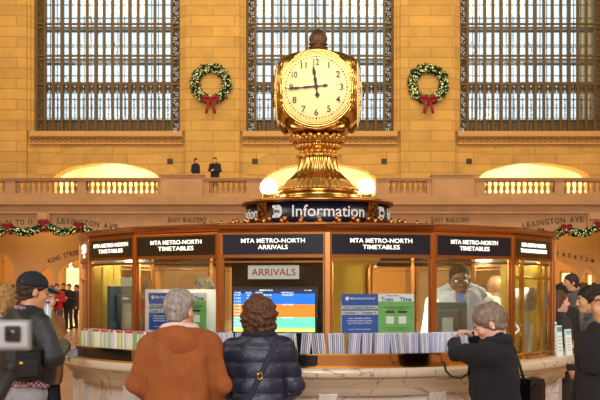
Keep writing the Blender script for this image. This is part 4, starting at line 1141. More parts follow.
# ------------------------------------------------------------------ people: bodies and clothes as smooth continuous surfaces
def smin(a, b, k):
    h = np.clip(.5 + .5 * (b - a) / k, 0, 1)
    return b * (1 - h) + a * h - k * h * (1 - h)
class Grid:
    def __init__(s, lo, hi, h):
        s.lo = np.array(lo, np.float32); s.h = h
        n = np.ceil((np.array(hi) - np.array(lo)) / h).astype(int) + 1
        s.ax = [(s.lo[i] + np.arange(n[i], dtype=np.float32) * h).astype(np.float32) for i in range(3)]
        s.D = np.full(n, .3, np.float32)
    def sl(s, lo, hi, pad):
        r = []
        for i in range(3):
            a = int(np.floor((lo[i] - pad - s.lo[i]) / s.h)); b = int(np.ceil((hi[i] + pad - s.lo[i]) / s.h)) + 1
            r.append(slice(max(0, a), max(0, min(b, len(s.ax[i])))))
        return tuple(r)
    def xyz(s, sl):
        return s.ax[0][sl[0]][:, None, None], s.ax[1][sl[1]][None, :, None], s.ax[2][sl[2]][None, None, :]
    def put(s, f, lo, hi, k=.02, op='u', pad=None):
        pad = (k * 1.6 + s.h * 2.5) if pad is None else pad
        sl = s.sl(lo, hi, pad)
        X, Y, Z = s.xyz(sl)
        if X.size == 0 or Y.size == 0 or Z.size == 0: return s
        v = f(X, Y, Z).astype(np.float32); d = s.D[sl]
        v = np.broadcast_to(v, d.shape)
        if op == 'u': s.D[sl] = smin(d, v, k) if k > 0 else np.minimum(d, v)
        elif op == 's': s.D[sl] = -smin(-d, v, k) if k > 0 else np.maximum(d, -v)
        return s
    def cone(s, a, b, r1, r2=None, k=.02, op='u'):
        a, b = np.array(a, np.float32), np.array(b, np.float32); r2 = r1 if r2 is None else r2
        ab = b - a; L2 = max(1e-9, float(ab @ ab))
        def f(X, Y, Z):
            t = np.clip(((X - a[0]) * ab[0] + (Y - a[1]) * ab[1] + (Z - a[2]) * ab[2]) / L2, 0, 1)
            return np.sqrt((X - a[0] - t * ab[0]) ** 2 + (Y - a[1] - t * ab[1]) ** 2 + (Z - a[2] - t * ab[2]) ** 2) - (r1 + (r2 - r1) * t)
        R = max(r1, r2); return s.put(f, np.minimum(a, b) - R, np.maximum(a, b) + R, k, op)
    def ell(s, c, r, R=None, k=.02, op='u'):
        c = np.array(c, np.float32); r = np.array(r, np.float32); Rm = np.eye(3) if R is None else np.array(R)
        def f(X, Y, Z):
            dx, dy, dz = X - c[0], Y - c[1], Z - c[2]
            q = [(Rm[0][i] * dx + Rm[1][i] * dy + Rm[2][i] * dz) for i in range(3)]
            k0 = np.sqrt(sum((q[i] / r[i]) ** 2 for i in range(3))); k1 = np.sqrt(sum((q[i] / r[i] ** 2) ** 2 for i in range(3))) + 1e-9
            return k0 * (k0 - 1) / k1
        m = float(r.max()); return s.put(f, c - m, c + m, k, op)
    def cutplane(s, n, d, lo, hi, k=.01):
        """remove where n.p > d inside the box"""
        return s.put(lambda X, Y, Z: d - (n[0] * X + n[1] * Y + n[2] * Z), lo, hi, k, 's', pad=0)
    def loft(s, prof, inv, zlo, zhi, k=.03, ex=2.4, box=None):
        """torso: prof rows (z, half width, half depth, y centre); inv = 4x4 world->torso"""
        pr = np.array(prof, np.float32)
        A = np.array(inv, np.float32)
        def f(X, Y, Z):
            x = A[0][0] * X + A[0][1] * Y + A[0][2] * Z + A[0][3]; y = A[1][0] * X + A[1][1] * Y + A[1][2] * Z + A[1][3]; z = A[2][0] * X + A[2][1] * Y + A[2][2] * Z + A[2][3]
            w = np.interp(z, pr[:, 0], pr[:, 1]); dp = np.interp(z, pr[:, 0], pr[:, 2]); yc = np.interp(z, pr[:, 0], pr[:, 3])
            q = ((np.abs(x) / w) ** ex + (np.abs(y - yc) / dp) ** ex) ** (1 / ex)
            d = (q - 1) * np.minimum(w, dp)
            return np.maximum(d, np.maximum(zlo - z, z - zhi))
        lo, hi = box; return s.put(f, lo, hi, k)
    def warp(s, f):
        X, Y, Z = s.xyz((slice(None),) * 3); s.D += f(X, Y, Z).astype(np.float32); return s
    def pad(s):
        D = s.D; D[0], D[-1] = np.maximum(D[0], .01), np.maximum(D[-1], .01)
        D[:, 0], D[:, -1] = np.maximum(D[:, 0], .01), np.maximum(D[:, -1], .01)
        D[:, :, 0], D[:, :, -1] = np.maximum(D[:, :, 0], .01), np.maximum(D[:, :, -1], .01)
    def mesh(s, name, big=True):
        s.pad(); D = s.D; S = D < 0
        cnt = np.zeros(tuple(n - 1 for n in D.shape), np.int8)
        cor = [(i, j, k) for i in (0, 1) for j in (0, 1) for k in (0, 1)]
        n0, n1, n2 = cnt.shape
        for (i, j, k) in cor: cnt += S[i:i + n0, j:j + n1, k:k + n2]
        idx = np.argwhere((cnt > 0) & (cnt < 8))
        me = bpy.data.meshes.new(name)
        if len(idx) == 0: return me
        vid = np.full(cnt.shape, -1, np.int32); vid[idx[:, 0], idx[:, 1], idx[:, 2]] = np.arange(len(idx))
        val = {c: D[idx[:, 0] + c[0], idx[:, 1] + c[1], idx[:, 2] + c[2]] for c in cor}
        acc = np.zeros((len(idx), 3)); num = np.zeros(len(idx))
        for c in cor:
            for ax in range(3):
                if c[ax] == 0:
                    e = list(c); e[ax] = 1; e = tuple(e); a, b = val[c], val[e]; cr = (a < 0) != (b < 0)
                    t = np.where(cr, a / np.where(cr, a - b, 1), 0)
                    p = np.zeros((len(idx), 3)); p[:, :] = c; p[:, ax] += t
                    acc[cr] += p[cr]; num[cr] += 1
        co = (idx + acc / num[:, None]) * s.h + s.lo
        faces = []
        for ax in range(3):
            o1, o2 = [(1, 2), (2, 0), (0, 1)][ax]
            sa = [slice(None)] * 3; sb = [slice(None)] * 3; sa[ax] = slice(0, -1); sb[ax] = slice(1, None)
            cr = S[tuple(sa)] != S[tuple(sb)]; E = np.argwhere(cr)
            E = E[(E[:, o1] > 0) & (E[:, o2] > 0) & (E[:, o1] < D.shape[o1] - 1) & (E[:, o2] < D.shape[o2] - 1)]
            if not len(E): continue
            ins = S[E[:, 0], E[:, 1], E[:, 2]]
            def g(d1, d2):
                q = E.copy(); q[:, o1] += d1; q[:, o2] += d2; return vid[q[:, 0], q[:, 1], q[:, 2]]
            quad = np.stack([g(-1, -1), g(0, -1), g(0, 0), g(-1, 0)], 1)
            quad[~ins] = quad[~ins][:, ::-1]; faces.append(quad)
        F = np.concatenate(faces)
        F = F[(F >= 0).all(1)]
        if big and len(F):                                   # keep only the largest connected piece
            par = np.arange(len(co))
            for _ in range(200):
                m_ = par[F].min(1); old = par.copy()
                np.minimum.at(par, F.ravel(), np.repeat(m_, 4)); par = par[par]
                if (par == old).all(): break
            u, c_ = np.unique(par, return_counts=True); keep = par == u[c_.argmax()]
            rm = np.cumsum(keep) - 1; F = rm[F[keep[F[:, 0]]]]; co = co[keep]
        me.vertices.add(len(co)); me.vertices.foreach_set('co', co.astype(np.float32).ravel())
        me.loops.add(len(F) * 4); me.loops.foreach_set('vertex_index', F.astype(np.int32).ravel())
        me.polygons.add(len(F)); me.polygons.foreach_set('loop_start', (np.arange(len(F)) * 4).astype(np.int32))
        me.polygons.foreach_set('loop_total', np.full(len(F), 4, np.int32))
        me.polygons.foreach_set('use_smooth', np.ones(len(F), bool))
        me.update(calc_edges=True); me.validate()
        return me
    def build(s, name, material, parent, big=True):
        me = s.mesh(name, big); me.materials.append(material)
        o = bpy.data.objects.new(name, me); COL.objects.link(o); o.parent = parent; return o

def wav(seed, amp, sc):
    r = np.random.RandomState(seed); W = r.normal(size=(6, 3)) * sc; ph = r.uniform(0, 6.28, 6)
    return lambda X, Y, Z: amp * sum(np.sin(W[i, 0] * X + W[i, 1] * Y + W[i, 2] * Z + ph[i]) for i in range(6)) / 2.4
def folds(seed, amp):
    a, b = wav(seed, amp, 14), wav(seed + 1, amp * .6, 34)
    return lambda X, Y, Z: a(X, Y, Z * .45) + b(X, Y, Z * .5)

SKIN = {'fair': mat('fair skin', (226, 172, 146), .5, noise=.06, nscale=18), 'tan': mat('tan skin', (206, 152, 116), .5, noise=.06, nscale=18),
        'olive': mat('olive skin', (210, 160, 120), .5, noise=.06, nscale=18), 'dark': mat('dark brown skin', (92, 56, 38), .55, noise=.08, nscale=18)}
EYEW = mat('eye white', (236, 232, 226), .3); IRIS = mat('dark iris', (30, 20, 14), .2)
LIP = {'fair': mat('rosy lips', (176, 100, 92), .45), 'dark': mat('brown lips', (118, 66, 56), .45)}
LIP['tan'] = LIP['olive'] = LIP['fair']

def person(label, x, y, yaw, H=1.75, h=.008, skin='fair', lean=0, sway=0, hd=(0, 0), arms=None, top=None, hair=None, legs=None, stance=.0, cat='person', build=1.0, bw=1.0, shoes=(24, 22, 22), hoff=(0, 0, 0), face=True, group=None):
    """one standing figure: empty > body, coat, trousers, shoes, hair ... ; yaw 0 faces the camera, 90 faces right
    arms = {'L': (elbow, wrist), 'R': ...} in local metres (+x is the left hand side), or world points flagged 'w'"""
    root = thing('person', label, cat, (x, y, 0), group)
    s = H / 1.75
    inv = (Matrix.Translation((x, y, 0)) @ Matrix.Rotation(rad(yaw), 4, 'Z')).inverted()
    root.rotation_euler = (0, 0, rad(yaw))
    piv = Vector((0, 0, .93 * s))
    UM = Matrix.Translation(piv) @ Matrix.Rotation(rad(lean), 4, 'X') @ Matrix.Rotation(rad(sway), 4, 'Y') @ Matrix.Translation(-piv)
    U = lambda p: UM @ (Vector(p) * s)
    UI = UM.inverted()
    sh = {'L': U((.185 * bw, .01, 1.405)), 'R': U((-.185 * bw, .01, 1.405))}
    A = {}
    for k_, sg in (('L', 1), ('R', -1)):
        if arms and k_ in arms:
            e, w = arms[k_][:2]
            e, w = (inv @ Vector(e), inv @ Vector(w)) if len(arms[k_]) > 2 else (Vector(e) * s, Vector(w) * s)
        else: e, w = U((sg * .245 * bw, .03, 1.13)), U((sg * .24 * bw, -.06, .885))
        A[k_] = (e, w)
    # joints of the legs
    hip = {'L': Vector((.09, 0, .9)) * s, 'R': Vector((-.09, 0, .9)) * s}
    ft = {'L': Vector((.11, -.04 - stance, .06)) * s, 'R': Vector((-.11, .02 + stance, .06)) * s}
    kn = {q: (hip[q] + ft[q]) / 2 + Vector((0, -.03 * s, 0)) for q in hip}
    pts = [*sh.values(), *[p for q in A.values() for p in q], U((0, 0, 1.75))]
    lo = Vector((min(-.32 * s * bw, min(p.x for p in pts) - .2), min(-.3 * s, min(p.y for p in pts) - .2), -.01)); hi = Vector((max(.32 * s * bw, max(p.x for p in pts) + .2), max(.3 * s, max(p.y for p in pts) + .2), max(p.z for p in pts) + .08))
    PR = [(.78, .15, .105, .0), (.90, .172, .12, .005), (1.0, .155, .112, 0), (1.1, .146, .105, -.005), (1.22, .165, .118, -.005), (1.33, .182, .12, 0), (1.41, .168, .1, .012), (1.46, .11, .08, .02), (1.5, .06, .06, .02)]
    def prof(t, dz=0): return [(z * s, (w * bw + t) * s, (d * (1 + (build - 1) * .8) * bw + t) * s, yc * s) for z, w, d, yc in PR]
    # head frame
    hc = U(Vector((0, -.008, 1.627)) + Vector(hoff)); Rh = (UM.to_3x3() @ Euler((rad(hd[1]), 0, rad(hd[0])), 'XYZ').to_matrix())
    nb = U((0, .02, 1.47))
    hs = s ** .35
    Hh = lambda p: hc + Rh @ (Vector(p) * hs)
    RL = [[Rh[i][j] for j in range(3)] for i in range(3)]
    # ---- skin body ---------------------------------------------------------
    g = Grid(lo, hi, h)
    t_in = -.02
    g.loft(prof(t_in), UI, .8 * s, 1.5 * s, .03, box=(lo, hi))
    for q in ('L', 'R'):
        g.cone(hip[q], kn[q], .075 * s, .05 * s, .03); g.cone(kn[q], ft[q] + Vector((0, .02, .02)), .048 * s, .034 * s, .02)
        g.cone(ft[q] + Vector((0, .03, -.02)), ft[q] + Vector((0, -.13 * s, -.03)), .032 * s, .025 * s, .02)
        e, w = A[q]
        g.cone(sh[q], e, .045 * s, .036 * s, .03); g.cone(e, w, .036 * s, .026 * s, .015)
        sg = 1 if q == 'L' else -1
        f = (w - e).normalized(); tgt = (arms or {}).get(q + 'n')
        nrm = Vector(tgt) if tgt is not None else Vector((-sg, 0, 0))
        nrm = (nrm - f * nrm.dot(f)); nrm = nrm.normalized() if nrm.length > 1e-3 else Vector((0, 0, -1))
        side = f.cross(nrm) * (-sg)                        # thumb side
        if side.dot(Vector((0, -1, .3))) < 0: side = -side
        curl = (arms or {}).get(q + 'c', .45)
        wr = w
        R_ = [[side[i], nrm[i], f[i]] for i in range(3)]
        fr = max(.0085, h * .85)
        g.ell(wr + f * .05 * s, (.042 * s, max(.018, fr * 1.6) * s, .056 * s), R_, .012)
        for i, (o, L) in enumerate(((.03, .07), (.0105, .08), (-.0095, .074), (-.028, .058))):
            b0 = wr + f * (.082 + (-.004 if i in (0, 3) else .002)) * s + side * o * s
            sp = side * (o * .12)
            d1 = (f * math.cos(curl * .7) + nrm * math.sin(curl * .7) + sp).normalized(); d2 = (f * math.cos(curl * 1.6) + nrm * math.sin(curl * 1.6)).normalized(); d3 = (f * math.cos(curl * 2.4) + nrm * math.sin(curl * 2.4)).normalized()
            b1 = b0 + d1 * L * .48 * s; b2 = b1 + d2 * L * .32 * s; b3 = b2 + d3 * L * .22 * s
            g.cone(b0, b1, fr, fr * .93, .004); g.cone(b1, b2, fr * .93, fr * .88, .003); g.cone(b2, b3, fr * .88, fr * .78, .003)
        t0 = wr + f * .025 * s + side * .03 * s; t1 = t0 + (f * .6 + side * .65 + nrm * .35).normalized() * .042 * s; t2 = t1 + (f * .85 + side * .25 + nrm * .45).normalized() * .034 * s
        g.cone(t0, t1, fr * 1.35, fr * 1.1, .008); g.cone(t1, t2, fr * 1.1, fr * .9, .004)
    g.cone(nb, Hh((0, .02, -.06)), .058 * s, .054 * s, .03)
    g.ell(Hh((0, .014, .035)), (.075 * hs, .095 * hs, .088 * hs), RL, .01)
    g.ell(Hh((0, -.03, -.025)), (.06 * hs, .066 * hs, .09 * hs), RL, .03)
    g.ell(Hh((0, -.07, -.088)), (.028 * hs, .022 * hs, .022 * hs), RL, .03)
    if h < .0125:
        g.cone(Hh((-.035, -.082, .033)), Hh((.035, -.082, .033)), .014, .014, .015)
        for sx in (-1, 1):
            g.ell(Hh((sx * .032, -.103, .012)), (.017, .016, .011), RL, .008, 's')
            g.ell(Hh((sx * .04, -.072, -.022)), (.02, .02, .02), RL, .02)
            g.ell(Hh((sx * .077, .012, -.008)), (.011, .022, .033), RL, .008)
            g.ell(Hh((sx * .013, -.104, -.028)), (.009, .01, .008), RL, .006)
        g.cone(Hh((0, -.094, .018)), Hh((0, -.116, -.02)), .009, .0125, .012)
        g.cone(Hh((-.018, -.092, -.05)), Hh((.018, -.092, -.05)), .0085, .0085, .01); g.cone(Hh((-.016, -.09, -.062)), Hh((.016, -.09, -.062)), .008, .008, .01)
    else:
        g.cone(Hh((0, -.094, .018)), Hh((0, -.114, -.02)), .012, .016, .012)
        for sx in (-1, 1): g.ell(Hh((sx * .077, .012, -.008)), (.016, .024, .033), RL, .008)
    body = g.build('body', SKIN[skin], root)
    if face:
        for sx in (-1, 1):
            mb = MB(); c = Hh((sx * .032, -.0838, .0115)); mb.sphere(c, .0125, 14, 10, (.98, 1, .38), Rh)
            mb_ = mb.build_local('eye', EYEW, root)
            mb = MB(); mb.sphere(Hh((sx * .032, -.0921, .0115)), .005, 10, 8, (1, .9, 1), Rh); mb.build_local('iris', IRIS, mb_)
            mb = MB(); mb.tube([Hh((sx * .014, -.1, .033)), Hh((sx * .032, -.1, .039)), Hh((sx * .05, -.088, .033))], [.004, .005, .003], 6); mb.build_local('eyebrow', hair['mat'] if hair and hair.get('mat') and not hair.get('lightbrow') else IRIS, root)
        mb = MB(); mb.tube([Hh((-.024, -.093, -.0565)), Hh((-.01, -.1005, -.054)), Hh((0, -.101, -.055)), Hh((.01, -.1005, -.054)), Hh((.024, -.093, -.0565))], [.003, .006, .0055, .006, .003], 6); mb.build_local('lips', LIP[skin], root)
    # ---- trousers and shoes -------------------------------------------------
    lg = legs or {}
    hh = max(h, .01)
    g = Grid((lo.x, lo.y, 0), (hi.x, hi.y, 1.15 * s), hh)
    PRl = [(z, w, d, y_) for z, w, d, y_ in prof(.004)]
    if not lg.get('none'):
        g.loft(PRl, Matrix.Identity(4), .82 * s, 1.03 * s, .03, box=(lo, (hi.x, hi.y, 1.1 * s)))
        for q in ('L', 'R'):
            g.cone(hip[q] + Vector((0, 0, -.02)), kn[q], .09 * s * bw, .07 * s, .03); g.cone(kn[q], ft[q] + Vector((0, .02, .0)), .068 * s, .06 * s, .03)
        if h < .012: g.warp(folds(5, .005))
        g.build('trousers', lg.get('mat', M_DARK), root)
    for q in ('L', 'R'):
        g = Grid(ft[q] + Vector((-.1, -.24, -.065)), ft[q] + Vector((.1, .14, .08)), hh)
        b = ft[q] + Vector((0, 0, -.06 * s))
        g.ell(b + Vector((0, -.09 * s, .028)), (.047 * s, .12 * s, .045 * s), None, .02); g.ell(b + Vector((0, .03 * s, .04)), (.042 * s, .06 * s, .055 * s), None, .03)
        g.put(lambda X, Y, Z: Z - .002 + 0 * X + 0 * Y, ft[q] + Vector((-.12, -.25, -.08)), ft[q] + Vector((.12, .2, .1)), .004, 's')
        g.build('shoe', mat_cache(shoes, 'shoe leather'), root)
    # ---- coat or shirt -------------------------------------------------------
    tp = top or {}
    t = tp.get('t', .022); hem = tp.get('hem', .82)
    g = Grid(lo, hi, h)
    PRc = [list(r) for r in prof(t)]
    fl = tp.get('flare', 0)
    for r in PRc:
        if r[0] < 1.05 * s: r[1] += fl * (1.05 * s - r[0]); r[2] += fl * .7 * (1.05 * s - r[0])
        if tp.get('straight') and .95 * s < r[0] < 1.3 * s: r[1] = max(r[1], (.17 * bw + t) * s); r[2] = max(r[2], (.125 * bw * build + t) * s)
    if hem < .78:
        PRc = [[hem * s - .05, PRc[0][1] + fl * .1, PRc[0][2] + fl * .1, 0]] + PRc
    g.loft(PRc, UI, hem * s, 1.5 * s, .03, box=(lo, hi))
    # sloping shoulders
    sr = tp.get('sleeve', .062)
    for q in ('L', 'R'):
        e, w = A[q]
        g.cone(U((0, .02, 1.44)), sh[q] + Vector((0, 0, -.01)), (.07 + t * .6) * s, (.055 + t * .6) * s, .05)
        g.cone(sh[q] + Vector((0, 0, -.012 * s)), e, (sr + .008) * s * build ** .5, sr * s * .93, .035)
        we = e.lerp(w, tp.get('cuff', .97))
        g.cone(e, we, sr * s * .95, sr * s * .72, .02)
    if h < .012:
        g.warp(folds(tp.get('seed', 3), tp.get('fold', .006)))
    if tp.get('quilt'):
        qz = tp['quilt']
        g.warp(lambda X, Y, Z: .011 * (1 - np.abs(np.sin(np.pi * (Z + .25 * np.abs(X) * 0 + 0 * Y) / qz)) ** .6) + 0 * X)
    # collar opening
    col = tp.get('collar', 'round')
    ng = Hh((0, .01, -.085))
    if col == 'stand':
        g.cone(U((0, .02, 1.45)), U((0, .015, 1.525)), .088 * s, .08 * s, .02)
    elif col == 'lapel':
        g.cone(U((0, .03, 1.45)), U((0, .035, 1.5)), .09 * s, .078 * s, .02)
    g.cone(U((0, .015, 1.49)), U((0, -.02, 1.62)), .062 * s, .075 * s, .01, 's')
    if tp.get('vneck'):
        g.cone(U((0, -.17, 1.33)), U((0, -.1, 1.52)), .012 * s, .062 * s, .01, 's'); 
    coat = g.build('coat' if not tp.get('name') else tp['name'], tp.get('mat', M_DARK), root)
    # ---- hair ----------------------------------------------------------------
    hr = hair or {}
    st = hr.get('style', 'short')
    if st != 'none':
        bx = .34 if st in ('long', 'curly') else .2
        hv = hr.get('h', max(h * .8, .006))
        g = Grid(hc - Vector((bx * .7, bx * .7, bx)), hc + Vector((bx * .7, bx * .7, bx * .8)), hv)
        th = hr.get('t', .012)
        g.ell(Hh((0, .016, .037)), (.077 * hs + th, .097 * hs + th, .089 * hs + th), RL, .01)
        n_ = Rh @ Vector((0, -.75, -.65)); c_ = n_.dot(hc)
        cut = hr.get('cut', .024)
        if st == 'short': g.cone(Hh((0, .05, .0)), Hh((0, .06, -.055)), .06, .045, .03)
        if st == 'bob':
            g.ell(Hh((0, .03, -.02)), (.088 + th, .09 + th, .1), RL, .03)
        if st == 'long':
            g.cone(Hh((0, .045, 0)), Hh((0, .07, -.2)), .085 + th, .08, .04); g.cone(Hh((.055, .02, -.05)), Hh((.085, -.01, -.24)), .04, .04, .03); g.cone(Hh((-.055, .02, -.05)), Hh((-.085, -.01, -.24)), .04, .04, .03)
        if st == 'curly':
            r_ = random.Random(4); 
            g.ell(Hh((0, .03, -.012)), (.1, .108, .13), RL, .02)
            for i in range(620):
                u = Vector((r_.gauss(0, 1), r_.gauss(0, 1) + .25, r_.gauss(0, 1))).normalized()
                k3 = r_.uniform(.96, 1.06); p = Hh((u.x * .108 * k3, .03 + u.y * .112 * k3, -.012 + u.z * .13 * k3))
                g.ell(p, (r_.uniform(.006, .015),) * 3, None, .003)
        if st in ('short', 'bob', 'long', 'curly', 'crop'):
            g.put(lambda X, Y, Z: (c_ + cut) - (n_.x * X + n_.y * Y + n_.z * Z), hc - Vector((.2, .2, .3)), hc + Vector((.2, .2, .2)), .012, 's', pad=0)
        if st in ('short', 'crop'):
            d_ = Rh @ Vector((0, 0, -1)); c2 = d_.dot(hc)
            g.put(lambda X, Y, Z: (c2 + (.07 if st == 'short' else .03)) - (d_.x * X + d_.y * Y + d_.z * Z), hc - Vector((.2, .2, .3)), hc + Vector((.2, .2, .2)), .012, 's', pad=0)
            for sx in (-1, 1): g.ell(Hh((sx * .085, .01, -.01)), (.016, .02, .03), RL, .008, 's')
        if hr.get('rough', .004): 
            g.warp(wav(9, hr.get('rough', .004), 75)); g.warp(wav(10, hr.get('rough', .004) * .7, 130))
        g.build('hair', hr['mat'], root, big=True)
    hat = hr.get('hat')
    if hat:
        g = Grid(hc - Vector((.25, .25, .1)), hc + Vector((.25, .25, .24)), max(h * .8, .006))
        g.ell(Hh((0, .012, .05)), (.094, .113, .095), RL, .01)
        up = Rh @ Vector((0, .12, 1)); cc = up.dot(hc) + hr.get('hatz', .035)
        g.put(lambda X, Y, Z: (up.x * X + up.y * Y + up.z * Z) - cc, hc - Vector((.25, .25, .3)), hc + Vector((.25, .25, .3)), .006, 's', pad=0)
        if hat == 'cap':
            g.ell(Hh((0, .0, .145)), (.01, .01, .006), RL, .004)
        if hat == 'brim':
            g.ell(Hh((0, .0, .045)), (.15, .16, .012), RL, .01)
        if hat == 'beanie':
            g.ell(Hh((0, .012, .045)), (.1, .118, .02), RL, .012)
        ho = g.build('cap' if hat == 'cap' else 'hat', hr['hatmat'], root)
        if hat == 'cap':
            g = Grid(hc - Vector((.25, .25, .1)), hc + Vector((.25, .25, .2)), max(h * .6, .005))
            tilt = Rh @ Euler((rad(12), 0, 0)).to_matrix(); TL = [[tilt[i][j] for j in range(3)] for i in range(3)]
            g.ell(Hh((0, -.115, .04)), (.078, .085, .012), TL, .006)
            g.ell(Hh((0, -.05, .03)), (.07, .06, .06), RL, .008, 's')
            g.build('visor', hr.get('visormat', hr['hatmat']), root)
    info = dict(root=root, Hh=Hh, U=U, A=A, sh=sh, s=s, coat=coat, inv=inv, hc=hc, Rh=Rh)
    return info

def build_local(self, name, material, parent):
    """mesh already in the parent's own space"""
    bmesh.ops.recalc_face_normals(self.bm, faces=self.bm.faces[:])
    me = bpy.data.meshes.new(name); self.bm.to_mesh(me); self.bm.free(); me.materials.append(material)
    o = bpy.data.objects.new(name, me); COL.objects.link(o); o.parent = parent; return o
MB.build_local = build_local
_mc = {}
def mat_cache(rgb, nm='cloth', rough=.8, sheen=0.0):
    k_ = (rgb, nm)
    if k_ not in _mc: _mc[k_] = mat(nm, rgb, rough, bump=.25 if nm != 'shoe leather' else 0, bscale=220, sheen=sheen, noise=.12, nscale=14)
    return _mc[k_]
M_DARK = mat_cache((30, 31, 36), 'dark cloth')
def hairmat(rgb, nm): return mat(nm, rgb, .55, noise=.45, nscale=60, bump=.5, bscale=140, stretch=(1, 1, .35))
HGREY = hairmat((150, 144, 138), 'grey hair'); HBROWN = hairmat((92, 58, 36), 'brown hair'); HAUBURN = hairmat((88, 54, 34), 'auburn hair'); HBLACK = hairmat((26, 22, 20), 'black hair')
HGB = hairmat((128, 112, 98), 'grey brown hair'); HBLOND = hairmat((168, 128, 76), 'light brown hair'); HDB = hairmat((52, 36, 26), 'dark brown hair')

# 1 man in brown hooded jacket, from behind ------------------------------------
D1 = 5.9
x1, y1 = PX(179, D1), D1
brown = mat('brown fleece jacket', (146, 82, 36), .92, noise=.12, nscale=14, bump=.85, bscale=7)
p = person('man in brown hooded jacket with short grey hair, seen from behind at the counter', x1, y1, 180, H=1.575, h=.008, lean=4, hd=(-22, 4), bw=1.08, build=1.15,
           arms={'L': (PX(137, D1), D1 + .02, 1.15) and ((.272, -.02, 1.14), (.17, -.22, .98)), 'R': ((-.272, -.02, 1.14), (-.17, -.22, .98))},
           top=dict(mat=brown, t=.036, hem=.80, sleeve=.075, seed=3, fold=.011, straight=True), hair=dict(style='short', mat=HGREY, t=.014, cut=.026, rough=.003, h=.005), legs=dict(mat=mat_cache((52, 58, 74), 'dark jeans')))
# hood lying on the shoulders with pale lining
g = Grid(p['hc'] - Vector((.3, .3, .34)), p['hc'] + Vector((.3, .3, .1)), .008)
U = p['U']
for q in range(15):
    t0, t1 = -1.9 + q * 3.8 / 15, -1.9 + (q + 1) * 3.8 / 15
    f_ = lambda t: U((.118 * math.sin(t), .035 + .092 * math.cos(t), 1.452 + .02 * math.cos(t)))
    g.cone(f_(t0), f_(t1), .036, .036, .02)
g.ell(U((0, .13, 1.40)), (.13, .05, .075), None, .04)
g.cone(U((-.02, -.05, 1.47)), U((.02, -.05, 1.47)), .01, .01, .01)
g.warp(folds(8, .005)); g.build('hood', brown, p['root'])
g = Grid(p['hc'] - Vector((.3, .3, .34)), p['hc'] + Vector((.3, .3, .1)), .007)
for q in range(15):
    t0, t1 = -2.2 + q * 4.4 / 15, -2.2 + (q + 1) * 4.4 / 15
    f_ = lambda t: U((.094 * math.sin(t), .03 + .08 * math.cos(t), 1.502 + .016 * math.cos(t)))
    g.cone(f_(t0), f_(t1), .03, .03, .015)
g.warp(folds(12, .006)); g.build('hood_lining', mat_cache((222, 196, 190), 'pale pink fleece', .95), p['root'])

# 2 woman with curly hair, from behind -----------------------------------------
x2, y2 = PX(259, 6.25), 6.25
navy_puffer = mat('navy puffer cloth', (24, 32, 56), .42, noise=.15, nscale=10, bump=.2, bscale=60)
pw = person('woman with curly auburn hair in navy puffer jacket, seen from behind at the counter', x2, y2, 180, H=1.53, h=.008, lean=2, hd=(0, 2), bw=1.0, build=1.1,
            arms={'L': ((.262, -.02, 1.12), (.15, -.22, 1.0)), 'R': ((-.262, -.02, 1.12), (-.15, -.22, 1.0))},
            top=dict(mat=navy_puffer, t=.034, hem=.76, sleeve=.07, seed=5, fold=.004, quilt=.095, collar='stand', straight=True), hair=dict(style='curly', mat=HAUBURN, t=.02, cut=.055, rough=.005, h=.0045), legs=dict(mat=mat_cache((36, 40, 56), 'dark trousers')))
g = Grid(pw['hc'] - Vector((.2, .2, .3)), pw['hc'] + Vector((.2, .2, 0)), .008); U = pw['U']
for q in range(16):
    t0, t1 = q * 2 * PI / 16, (q + 1) * 2 * PI / 16
    f_ = lambda t: U((.092 * math.sin(t), .02 + .085 * math.cos(t), 1.49 + .012 * math.cos(t)))
    g.cone(f_(t0), f_(t1), .03, .03, .015)
g.build('collar', mat_cache((20, 24, 36), 'dark collar'), pw['root'])
# her shoulder bag with strap
def drape(info, pts, off, par=None):
    """points on the back of the coat: pts are picture points, cast from the camera side"""
    out = []; me = info['coat'].data
    bvh = BVHTree.FromPolygons([v.co for v in me.vertices], [p_.vertices for p_ in me.polygons])
    mw = info['inv']; fw = mw.inverted(); cam = Vector((0, 0, EYE))
    for (px, py) in pts:
        t_ = P(px, py, 5.9); o = mw @ cam; d = ((mw @ t_) - o).normalized()
        hit = bvh.ray_cast(o, d)
        if hit[0] is not None: out.append(fw @ (hit[0] - d * off))
    return out
bag = thing('shoulder_bag', 'dark bag worn crosswise by the curly haired woman, strap with gold buckle', 'bag', (x2 - .2, y2 - .05, .62))
pts = drape(pw, [(281, 332), (277, 338), (274, 345), (271, 352), (268, 360), (264, 368), (260, 376), (256, 384), (252, 392), (249, 399)], .008)
mb = MB(); mb.tube(pts + [Vector((x2 - .22, y2 - .11, .84)), Vector((x2 - .24, y2 + .02, .82))], .017, 8, flat=(.3, (0, 1, 0))); strap = mb.build('strap', mat_cache((34, 44, 66), 'navy strap'), bag)
mb = MB(); q = pts[5] + Vector((0, -.008, 0)); mb.torus(q, .016, .004, Matrix.Rotation(PI / 2, 3, 'X') @ Matrix.Rotation(.4, 3, 'Y'), 20, 6, (1, 1.3, 1)); mb.build('buckle', M['brass'], strap)
mb = MB(); mb.box((x2 - .275, y2 + .02, .72), (.1, .26, .2), Matrix.Rotation(.1, 3, 'Y'), .02); mb.build('pouch', mat_cache((34, 44, 66), 'navy strap'), bag)

